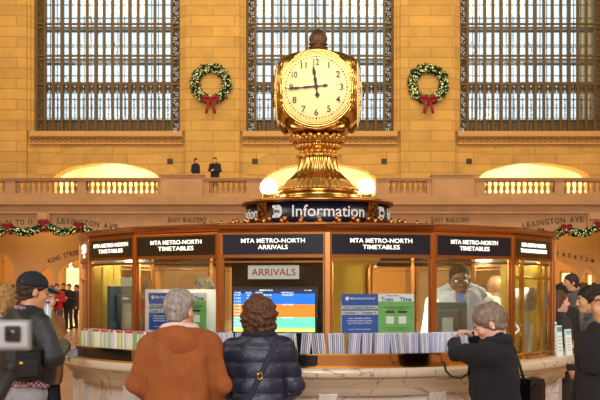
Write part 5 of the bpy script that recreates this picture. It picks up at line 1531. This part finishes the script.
# 3 elderly woman in black coat, leaning on the counter ------------------------
D3 = 6.42
x3, y3 = PX(499, D3), D3 + .02
blk = mat_cache((20, 22, 30), 'black wool coat', .95)
ps = person('older woman in black coat with short grey brown hair leaning over the leaflet row', x3, y3, -112, H=1.475, h=.008, lean=5, hd=(12, 24), bw=1.0, build=1.2,
            arms={'L': (P(456, 353, 6.42), P(455, 341, 6.72), 'w'), 'R': (P(492, 351, 6.8), P(473, 337, 6.74), 'w'), 'Rn': (0, -.3, -1), 'Rc': .7, 'Lc': .6},
            top=dict(mat=blk, t=.04, hem=.35, flare=.12, sleeve=.076, seed=7, fold=.009, collar='lapel', straight=True, cuff=.93), hair=dict(style='short', mat=HGB, t=.02, cut=.034, rough=.003, h=.006), legs=dict(mat=M_DARK))
g = Grid(ps['hc'] - Vector((.3, .3, .34)), ps['hc'] + Vector((.3, .3, .0)), .008); U = ps['U']
for q in range(12):
    t0, t1 = -1.8 + q * 3.6 / 12, -1.8 + (q + 1) * 3.6 / 12
    f_ = lambda t: U((.105 * math.sin(t), .03 + .085 * math.cos(t), 1.475 + .02 * math.cos(t)))
    g.cone(f_(t0), f_(t1), .034, .034, .02)
g.build('coat_collar', blk, ps['root'])
for sx in (1, -1):
    mb = MB(); mb.sphere(ps['Hh']((sx * .084, .01, -.036)), .009, 10, 8); e_ = mb.build_local('earring', mat('pearl', (236, 220, 196), .25), ps['root'])
hb_ = thing('handbag', 'glossy black bag hanging beside the older woman in black coat', 'bag', (PX(524, 6.6), 6.62, .62))
c = Vector((PX(525, 6.6), 6.64, .0))
mb = MB(); mb.box((c.x, c.y, .84), (.15, .3, .36), Matrix.Rotation(.5, 3, 'Z'), .05); o = mb.build('pouch', mat('glossy black plastic', (14, 14, 18), .18, bump=.6, bscale=14), hb_)
mb = MB(); mb.tube([(c.x - .02, c.y - .1, 1.0), (c.x - .05, c.y - .07, 1.12), (c.x - .06, c.y, 1.18), (c.x - .05, c.y + .07, 1.12), (c.x - .02, c.y + .1, 1.0)], .01, 6); mb.build('handle', M['blackmatte'], hb_)
hb_.location.z = 0; 
for ch in hb_.children: ch.location.z += .62
# bag strap loop hanging from her arm
mb = MB(); mb.tube([P(444, 362, 6.45), P(446, 371, 6.42), P(452, 377, 6.4), P(461, 378, 6.4), P(468, 374, 6.42), P(470, 366, 6.45)], .008, 6); o = mb.build('bag_strap', M['blackmatte']); tag(o, 'thin black strap looped under the elbow of the older woman in black', 'strap')

# 4 man in cap at the left -----------------------------------------------------
D4 = 6.9
x4, y4 = PX(24, D4), D4
jk = mat('dark green grey jacket', (28, 35, 36), .5, noise=.15, nscale=10, bump=.25, bscale=90)
pc = person('man in dark cap and dark jacket at the left, writing at the counter end', x4, y4, 132, H=1.695, h=.008, skin='tan', lean=5, hd=(-6, 6), bw=1.02, build=1.15, stance=.1,
            arms={'R': (P(53, 357, 6.75), P(61, 347, 7.2), 'w'), 'L': (P(50, 352, 7.5), P(63, 345, 7.75), 'w'), 'Rc': .7, 'Lc': .6},
            top=dict(mat=jk, t=.034, hem=.99, sleeve=.074, seed=21, fold=.009, collar='round', straight=True), hair=dict(style='short', mat=HDB, t=.01, cut=.024, hat='cap', hatmat=mat_cache((18, 24, 36), 'navy cap cloth'), visormat=mat_cache((22, 96, 116), 'teal visor')), legs=dict(mat=mat_cache((150, 152, 158), 'grey jeans')))
g = Grid(pc['hc'] - Vector((.25, .25, .3)), pc['hc'] + Vector((.25, .25, .0)), .008); U = pc['U']
for q in range(14):
    t0, t1 = -2.3 + q * 4.6 / 14, -2.3 + (q + 1) * 4.6 / 14
    f_ = lambda t: U((.086 * math.sin(t), .025 + .078 * math.cos(t), 1.478 + .016 * math.cos(t)))
    g.cone(f_(t0), f_(t1), .024, .024, .015)
def checks(name, ca, cb, sc=60):
    m = bpy.data.materials.new(name); m.use_nodes = True; N = m.node_tree.nodes; L = m.node_tree.links; b = N['Principled BSDF']; b.inputs['Roughness'].default_value = .9
    tc = N.new('ShaderNodeTexCoord'); ck_ = N.new('ShaderNodeTexChecker'); ck_.inputs['Scale'].default_value = sc; ck_.inputs['Color1'].default_value = lin(ca); ck_.inputs['Color2'].default_value = lin(cb)
    L.new(tc.outputs['Object'], ck_.inputs['Vector']); L.new(ck_.outputs['Color'], b.inputs['Base Color']); return m
PLAID = checks('pink blue plaid', (206, 150, 160), (70, 66, 110))
g.build('shirt_collar', PLAID, pc['root'])
g = Grid((-.3, -.25, .86), (.3, .25, 1.05), .01)
g.loft([(.8, .2, .155, .005), (1.05, .195, .15, .005)], Matrix.Identity(4), .925, 1.03, .01, box=((-.3, -.25, .86), (.3, .25, 1.05)))
g.warp(folds(30, .006)); g.build('shirt_tail', PLAID, pc['root'])
# camera bag on his hip
c = P(25, 364, 6.62)
cbg = thing('camera_bag', 'black camera bag on the hip of the capped man at the left', 'bag', (c.x, c.y, c.z - .12))
R_ = Matrix.Rotation(rad(22), 3, 'Z')
mb = MB(); mb.box(c, (.2, .14, .2), R_, .035); body_ = mb.build('pouch', mat_cache((18, 19, 22), 'black nylon'), cbg)
mb = MB(); mb.box(c + R_ @ Vector((0, -.085, -.02)), (.15, .05, .12), R_, .02); pk = mb.build('front_pocket', mat_cache((22, 23, 27), 'black nylon pocket'), cbg)
mb = MB(); mb.sphere(c + R_ @ Vector((-.04, -.113, .015)), .012, 10, 8, (1.3, .3, .8)); mb.build('badge', mat('orange badge', (240, 170, 30), .5), pk)
mb = MB(); mb.box(c + Vector((0, 0, .1)), (.205, .15, .03), R_, .012); mb.build('flap', mat_cache((18, 19, 22), 'black nylon'), cbg)
pts = drape(pc, [(33, 349), (34, 342), (32, 334), (29, 326), (27, 318)], .006)
if len(pts) > 2:
    mb = MB(); mb.tube([c + Vector((.06, -.02, .11))] + pts, .012, 6, flat=(.35, (0, 1, 0))); mb.build('strap', M['blackmatte'], cbg)

# 5 man in black coat at the right edge, facing us -----------------------------
D5 = 5.75
x5, y5 = PX(604, D5), D5
pr = person('young man in black coat at the right edge, facing us', x5, y5, -72, H=1.61, h=.0075, skin='olive', hd=(60, 0), bw=.92, build=1.0,
            top=dict(mat=mat_cache((26, 28, 34), 'black cotton coat', .85), t=.036, hem=.6, flare=.05, sleeve=.072, seed=31, fold=.007, collar='stand', straight=True), hair=dict(style='short', mat=HBLACK, t=.012, cut=.012), legs=dict(mat=M_DARK))
U = pr['U']
for sx in (-.1, .1):
    mb = MB(); mb.box(U((sx, -.165, 1.24)), (.1, .018, .035), None, .006); mb.build_local('pocket_flap', mat_cache((22, 24, 30), 'black coat flap'), pr['root'])
for z in (1.36, 1.24, 1.12, 1.0):
    mb = MB(); mb.sphere(U((.015, -.172, z)), .009, 10, 6, (1, .4, 1)); mb.build_local('button', M['black'], pr['root'])

# 6 man in profile in grey coat ------------------------------------------------
D6 = 7.15
pm = person('black haired man in grey coat and scarf leaning on the far right counter end', 2.80, 8.93, -90, H=1.64, h=.008, skin='olive', lean=19, hd=(0, -12), build=1.1, bw=1.05,
            arms={'L': ((2.66, 8.68, 1.12), (2.42, 8.64, 1.10), 'w'), 'R': ((2.75, 9.2, 1.12), (2.6, 9.3, 1.1), 'w'), 'Ln': (0, 0, -1), 'Rn': (0, 0, -1)},
            top=dict(mat=mat_cache((96, 104, 112), 'grey coat'), t=.034, hem=.6, sleeve=.07, seed=41, collar='lapel', straight=True), hair=dict(style='short', mat=HBLACK, t=.016, cut=.02), legs=dict(mat=M_DARK))
g = Grid(pm['hc'] - Vector((.25, .25, .32)), pm['hc'] + Vector((.25, .25, .0)), .009); U = pm['U']
for q in range(16):
    t0, t1 = q * 2 * PI / 16, (q + 1) * 2 * PI / 16
    f_ = lambda t: U((.09 * math.sin(t), .01 + .088 * math.cos(t), 1.475 + .015 * math.cos(t)))
    g.cone(f_(t0), f_(t1), .036, .036, .015)
g.warp(folds(44, .008)); g.build('scarf', mat_cache((54, 60, 68), 'dark grey scarf'), pm['root'])

# 7 clerks inside the booth ----------------------------------------------------
D7 = 7.92
pk_ = person('clerk in glasses, grey vest, white shirt and blue tie inside the booth', PX(463, D7), D7, -2, H=1.87, h=.008, skin='dark', sway=-3, hd=(0, 14), hoff=(0, -.05, -.068), build=1.1,
             arms={'L': ((.27, -.05, 1.12), (.16, -.26, 1.13)), 'R': ((-.27, -.05, 1.12), (-.16, -.26, 1.13)), 'Ln': (0, 0, -1), 'Rn': (0, 0, -1)},
             top=dict(name='shirt', mat=mat_cache((232, 234, 238), 'white shirt'), t=.012, hem=.86, sleeve=.058, seed=51, fold=.005, collar='lapel'), hair=dict(style='crop', mat=mat('close cropped black hair', (20, 16, 15), .95, spec=.1), t=.002, cut=.014, rough=.001), legs=dict(mat=M_DARK))
U, Hh = pk_['U'], pk_['Hh']
kv = pk_['s']; UMk = Matrix.Translation((0, 0, .93 * kv)) @ Matrix.Rotation(rad(-3), 4, 'Y') @ Matrix.Translation((0, 0, -.93 * kv))
g = Grid((-.34, -.26, .85), (.34, .26, 1.66), .008)
g.loft([(z * kv, (w + .024) * kv, (d * 1.08 + .024) * kv, y_) for z, w, d, y_ in [(.88, .172, .12, .005), (1.0, .158, .115, 0), (1.1, .15, .11, -.005), (1.25, .165, .122, -.005), (1.36, .165, .122, 0), (1.44, .14, .11, .01), (1.49, .10, .09, .02)]], UMk.inverted(), .88 * kv, 1.485 * kv, .01, box=((-.34, -.26, .85), (.34, .26, 1.66)))
for sx in (-1, 1):
    g.cone(U((sx * .06, .02, 1.46)), U((sx * .15, .01, 1.425)), .085, .078, .02)
    g.cone(U((sx * .245, 0, 1.46)), U((sx * .235, 0, 1.2)), .06, .04, .01, 's')
g.cone(U((0, -.19, 1.24)), U((0, -.14, 1.54)), .012, .075, .01, 's'); g.cone(U((0, .0, 1.47)), U((0, -.03, 1.62)), .072, .085, .01, 's')
g.build('vest', mat_cache((132, 136, 150), 'grey vest'), pk_['root'])
mb = MB(); mb.prism([(-.016, .02), (.016, .02), (.012, -.02), (.03, -.2), (0, -.235), (-.03, -.2), (-.012, -.02)], .014, face_M(U((0, -.145, 1.44)), (1, 0, 0), (0, -1, .12))); mb.build_local('tie', mat_cache((40, 92, 190), 'blue tie'), pk_['root'])
mb = MB()
for sx in (-1, 1):
    mb.torus(Hh((sx * .033, -.112, .01)), .022, .003, pk_['Rh'] @ Matrix.Rotation(PI / 2, 3, 'X'), 20, 6, (1.15, 1, 1)); mb.tube([Hh((sx * .057, -.108, .016)), Hh((sx * .08, -.06, .014)), Hh((sx * .084, .01, .012))], .003, 5)
mb.tube([Hh((-.01, -.113, .016)), Hh((.01, -.113, .016))], .003, 5); mb.build_local('glasses', M['blackmatte'], pk_['root'])
pb = person('bald clerk in white shirt inside the booth with his back turned to us', PX(497, 9.0), 9.0, 150, H=1.71, h=.01, skin='tan', hd=(-18, 6), build=1.1,
            top=dict(name='shirt', mat=mat_cache((226, 228, 234), 'white shirt back'), t=.016, hem=.86, sleeve=.062, seed=61, fold=.006, collar='lapel'), hair=dict(style='none'), legs=dict(mat=M_DARK), face=True)
pg = person('grey haired clerk in profile inside the booth, beyond the man in brown', PX(203, 10.3), 10.3, -85, H=1.70, h=.012, skin='fair', hd=(0, 4), build=1.15,
            top=dict(name='vest', mat=mat_cache((222, 214, 200), 'cream vest'), t=.02, hem=.86, sleeve=.062, seed=63, fold=.006, collar='lapel'), hair=dict(style='short', mat=HGREY, t=.01), legs=dict(mat=M_DARK))

# crowd -------------------------------------------------------------------------
JE = mat_cache((70, 92, 130), 'blue jeans'); RD = mat_cache((196, 34, 44), 'red jacket'); BK = mat_cache((28, 28, 32), 'black jacket'); TN = mat_cache((168, 118, 72), 'tan coat'); GR = mat_cache((92, 88, 86), 'grey jacket')
BL = mat_cache((52, 110, 176), 'blue jacket'); GN = mat_cache((62, 74, 56), 'olive jacket'); MR = mat_cache((120, 40, 44), 'maroon coat'); BR = mat_cache((96, 64, 44), 'brown jacket'); PU = mat_cache((96, 70, 110), 'purple coat')
def crowd(label, px, d, yaw, H, top_, hair_, skin='fair', lg=None, style='short', hv=.014, **kw):
    return person(label, PX(px, d), d, yaw, H=H, h=hv, skin=skin, top=dict(mat=top_, t=.03, hem=kw.pop('hem', .78), sleeve=.068, straight=True, seed=int(px) + 3), hair=dict(style=style, mat=hair_, **kw.pop('hx', {})), legs=dict(mat=lg or M_DARK), build=1.1, face=d < 14, **kw)
pd_ = crowd('man in red jacket and blue jeans standing in the left crowd', 57, 37.5, 12, 1.76, RD, HDB, lg=JE, arms={'L': ((.27, -.06, 1.12), (.06, -.24, 1.12)), 'R': ((-.27, -.06, 1.12), (-.06, -.24, 1.12))})
o = MB(); c = Vector((PX(57, 37.5), 37.5 - .36, 1.02)); o.sphere(c, .13, 12, 8, (1, .7, .9)); o = o.build('held_hat', M['blackmatte']); tag(o, 'black hat held by the man in red jacket', 'hat')
crowd('man in black jacket with grey scarf beside the man in red jacket', 69, 38.5, -15, 1.76, BK, HDB, arms={'L': ((.27, -.06, 1.12), (.1, -.26, 1.2)), 'R': ((-.27, -.03, 1.12), (-.24, -.1, .9))})
crowd('dark haired woman between the capped man and the man in red jacket', 44, 36, 20, 1.66, GN, HDB, style='long')
crowd('man in dark coat behind the man in red jacket', 63.5, 41, 0, 1.8, BK, HBLACK, skin='tan')
crowd('man in brown jacket standing next to the booth in the left crowd', 76.5, 40, -60, 1.74, BR, HDB)
crowd('fair haired woman in tan coat close behind the capped man, holding a bottle', 44.5, 9.3, 60, 1.60, TN, HBLOND, style='long', hv=.011, arms={'R': ((-.25, -.05, 1.08), (-.16, -.28, 1.14)), 'L': ((.24, -.05, 1.08), (.12, -.25, 1.1))})
bt = P(48, 313, 8.93)
b_ = thing('water_bottle', 'clear water bottle with blue cap held beside the capped man', 'bottle', (bt.x, bt.y, bt.z - .1))
mb = MB(); mb.lathe([(0, -.09), (.03, -.09), (.032, -.08), (.032, .04), (.014, .075), (.014, .085), (0, .085)], bt, 16); mb.build('body', mat('clear plastic', (190, 210, 220), .15), b_)
mb = MB(); mb.lathe([(0, .085), (.017, .085), (.017, .105), (0, .105)], bt, 16); mb.build('bottle_cap', M['blue_print'], b_)
crowd('woman with long light brown hair at the far left behind the capped man', 7, 9.6, 150, 1.62, GR, HBLOND, style='long', hv=.011)
LEFT = [(2, 30, 30, 1.72, BK, HBLACK, 'man in black jacket furthest left in the far crowd'), (12, 33, -20, 1.7, MR, HDB, 'person in maroon coat at the left of the far crowd'), (20, 36, 10, 1.74, BR, HDB, 'man in brown jacket behind the capped man'),
        (-8, 34, 10, 1.7, BL, HBROWN, 'person in blue jacket just outside the left edge'), (51.5, 40, -10, 1.7, PU, HBROWN, 'woman in purple coat seen just left of the man in red'), (36, 39, 0, 1.72, GR, HDB, 'person in grey jacket hidden behind the cap')]
for (px, d, yw, H_, tp_, hr_, lb_) in LEFT: crowd(lb_, px, d, yw, H_, tp_, hr_, style='long' if 'woman' in lb_ else 'short')
pz = crowd('brown haired woman in profile behind the leaflet bundles at the right', 558, 10.4, 95, 1.56, mat_cache((54, 48, 50), 'dark quilted coat'), HBROWN, style='long', hv=.011, hem=.5)
crowd('person in black brimmed hat behind the brown haired woman', 560, 12.2, 10, 1.62, BK, HBLACK, hv=.011, skin='tan', hx=dict(hat='brim', hatmat=mat_cache((20, 20, 22), 'black felt')))
crowd('tall man in grey jacket in profile behind the right end of the booth', 571, 14.5, -80, 1.80, GR, HDB, hv=.011, skin='tan')
crowd('woman in red scarf and dark coat seen through the booth glass beside the clerk', 480, 13.2, -60, 1.62, MR, HBROWN, style='short', hv=.012)
crowd('person in red coat seen through the booth glass above the white board', 149, 13.0, 20, 1.68, RD, HGREY, hv=.012)
RIGHT = [(562, 24, 10, 1.72, BR, HDB, 'man in brown jacket in the right crowd beside the booth'), (577, 26, -30, 1.74, MR, HBLACK, 'person in maroon coat in the middle of the right crowd'), (585, 22, 20, 1.70, BK, HBROWN, 'man in black jacket in the right crowd'),
         (594, 28, 0, 1.74, TN, HDB, 'person in tan coat at the right of the far crowd'), (602, 24, -10, 1.7, GN, HBROWN, 'man in olive jacket at the right edge of the far crowd'), (582, 34, 0, 1.78, BL, HDB, 'man in blue jacket at the back of the right crowd'), (568, 33, 0, 1.72, PU, HDB, 'woman in purple coat at the back of the right crowd')]
for (px, d, yw, H_, tp_, hr_, lb_) in RIGHT: crowd(lb_, px, d, yw, H_, tp_, hr_, style='long' if 'woman' in lb_ else 'short')
# two watchers on the balcony
for (px, yw, H_, lb_, ar) in ((196, 60, 1.78, 'left of the two men on the balcony, dark jacket, half hidden by the parapet', None), (215, 0, 1.82, 'right of the two men on the balcony, dark jacket, hand at his chin', {'R': ((-.24, -.1, 1.15), (-.04, -.2, 1.42)), 'L': ((.25, -.08, 1.12), (-.02, -.22, 1.13))})):
    d = 47.2
    i_ = person(lb_, PX(px, d), d, yw, H=H_, h=.014, top=dict(mat=mat_cache((24, 28, 40), 'dark navy jacket'), t=.03, hem=.78, sleeve=.068, straight=True), hair=dict(style='short', mat=HDB), legs=dict(mat=M_DARK), build=1.1, arms=ar, face=False)
    i_['root'].location.z = BF

# action camera on its stick at the left edge -------------------------------------
c = P(10.5, 335, 1.72)
ac = thing('action_camera', 'silver action camera on a black stick at the left edge, close to us', 'camera', (c.x - .06, c.y, 0))
mb = MB(); mb.box(c, (.062, .026, .044), Matrix.Rotation(.15, 3, 'Z'), .005); cbd = mb.build('camera_body', mat('silver grey case', (168, 170, 172), .4), ac)
mb = MB(); mb.box(c + Vector((.008, -.016, .003)), (.027, .01, .027), None, .004); mb.build('lens_block', M['blackmatte'], cbd)
mb = MB(); mb.sphere(c + Vector((.008, -.021, .003)), .009, 14, 8, (1, .35, 1)); mb.build('lens', mat('lens glass', (30, 24, 20), .05), cbd)
mb = MB(); mb.box(c, (.07, .02, .052), Matrix.Rotation(.15, 3, 'Z'), .004); mb.build('housing_frame', M['grey_plastic'], ac)
mb = MB(); mb.box(c + Vector((0, .004, -.036)), (.022, .02, .026), None, .004); mb.sphere(c + Vector((0, .004, -.055)), .016, 10, 8); mb.build('mount', M['blackmatte'], ac)
mb = MB(); mb.cone(c + Vector((0, .004, -.06)), c + Vector((-.09, .02, -.22)), .014, .016, 12); mb.build('grip', M['blackmatte'], ac)
mb = MB(); mb.cone(c + Vector((-.09, .02, -.22)), (c.x - .1, c.y + .02, .03), .011, .011, 10); mb.lathe([(0, 0), (.09, 0), (.08, .025), (.02, .04), (0, .04)], (c.x - .1, c.y + .02, 0), 20); mb.build('stick', M['blackmatte'], ac)
# ------------------------------------------------------------------ light, sky, camera
def area(name, loc, target, size, energy, rgb, sy=None):
    l = bpy.data.lights.new(name, 'AREA'); l.energy = energy; l.size = size; l.color = rgb
    if sy: l.shape = 'RECTANGLE'; l.size_y = sy
    o = bpy.data.objects.new(name, l); COL.objects.link(o); o.location = loc
    o.rotation_euler = (Vector(target) - Vector(loc)).to_track_quat('-Z', 'Y').to_euler(); return o
def point(name, loc, energy, rgb, r=.3):
    l = bpy.data.lights.new(name, 'POINT'); l.energy = energy; l.color = rgb; l.shadow_soft_size = r
    o = bpy.data.objects.new(name, l); COL.objects.link(o); o.location = loc; return o
# daylight through the tall windows behind and beside us
area('west_window_light', (0, -24, 13), (0, 10, 2), 16, 8200, (.98, .98, 1), 14)
area('south_window_light', (-18.5, 2, 15), (0, 9, 1), 9, 1900, (1, .96, .9), 12)
area('north_window_light', (18.5, 2, 15), (0, 9, 1), 9, 1900, (1, .96, .9), 12)
# warm cornice lamps along the hall and chandeliers
for x in (-13, -4.5, 4.5, 13): area('cornice_lamp', (x, 39, 21.5), (x, DW, 9), 5, 760, (1, .74, .3), 3)
for x in (-15, 15):
    for y in (12, 27): point('chandelier_lamp', (x, y, 15), 600, (1, .8, .5), 1.0)
for x in (-14, 0, 14): area('balcony_flood', (x, 36, 17.5), (x, DB, 4), 4, 290, (1, .78, .5))
# lamps in the vestibules behind the balcony arches and in the passages
for (a, b, zb_, zs_, zc_) in doors: point('vestibule_lamp', ((a + b) / 2, DW + 3.4, zs_ + .15), 460, (1, .82, .46), .4); 
for px in (20, 66, 115, 240, 318, 400, 520, 566, 606): point('passage_lamp', (PX(px, 57), 57, 3.6), 300, (1, .80, .46), .25)
for x in (-13, -4, 4, 13): point('balcony_soffit_lamp', (x, 49.3, 5.0), 70, (1, .76, .42), .25)
# booth lamps
for a in (-70, -50, -28, 14, 57, 75, 180): c = ring(rad(a), 1.95, 1.93); area('booth_lamp', c, ring(rad(a), 1.4, 1.2), .3, 17, (1, .95, .68), .08)

w = bpy.data.worlds.new('daylight'); SC.world = w; w.use_nodes = True
N = w.node_tree.nodes; bg = N['Background']; bg.inputs['Color'].default_value = (.80, .93, 1.0, 1); bg.inputs['Strength'].default_value = 1.35

cd = bpy.data.cameras.new('camera'); cam = bpy.data.objects.new('camera', cd); COL.objects.link(cam)
cam.location = (0, 0, EYE); cam.rotation_euler = (PI / 2, 0, 0)
cd.sensor_width = 36; cd.lens = 36 * FPX / 600; cd.shift_y = (HOR - 200) / 600
cd.clip_start = .1; cd.clip_end = 300
cd.dof.use_dof = True; cd.dof.focus_distance = 7.6; cd.dof.aperture_fstop = 8
SC.camera = cam
SC.view_settings.view_transform = 'Standard'; SC.view_settings.look = 'None'; SC.view_settings.gamma = 1; SC.view_settings.use_curve_mapping = False
SC.view_settings.exposure = 0.0
SC.cycles.max_bounces = 8; SC.cycles.transparent_max_bounces = 16; SC.cycles.caustics_reflective = False; SC.cycles.caustics_refractive = False
SC.cycles.sample_clamp_indirect = 6; SC.cycles.use_denoising = True
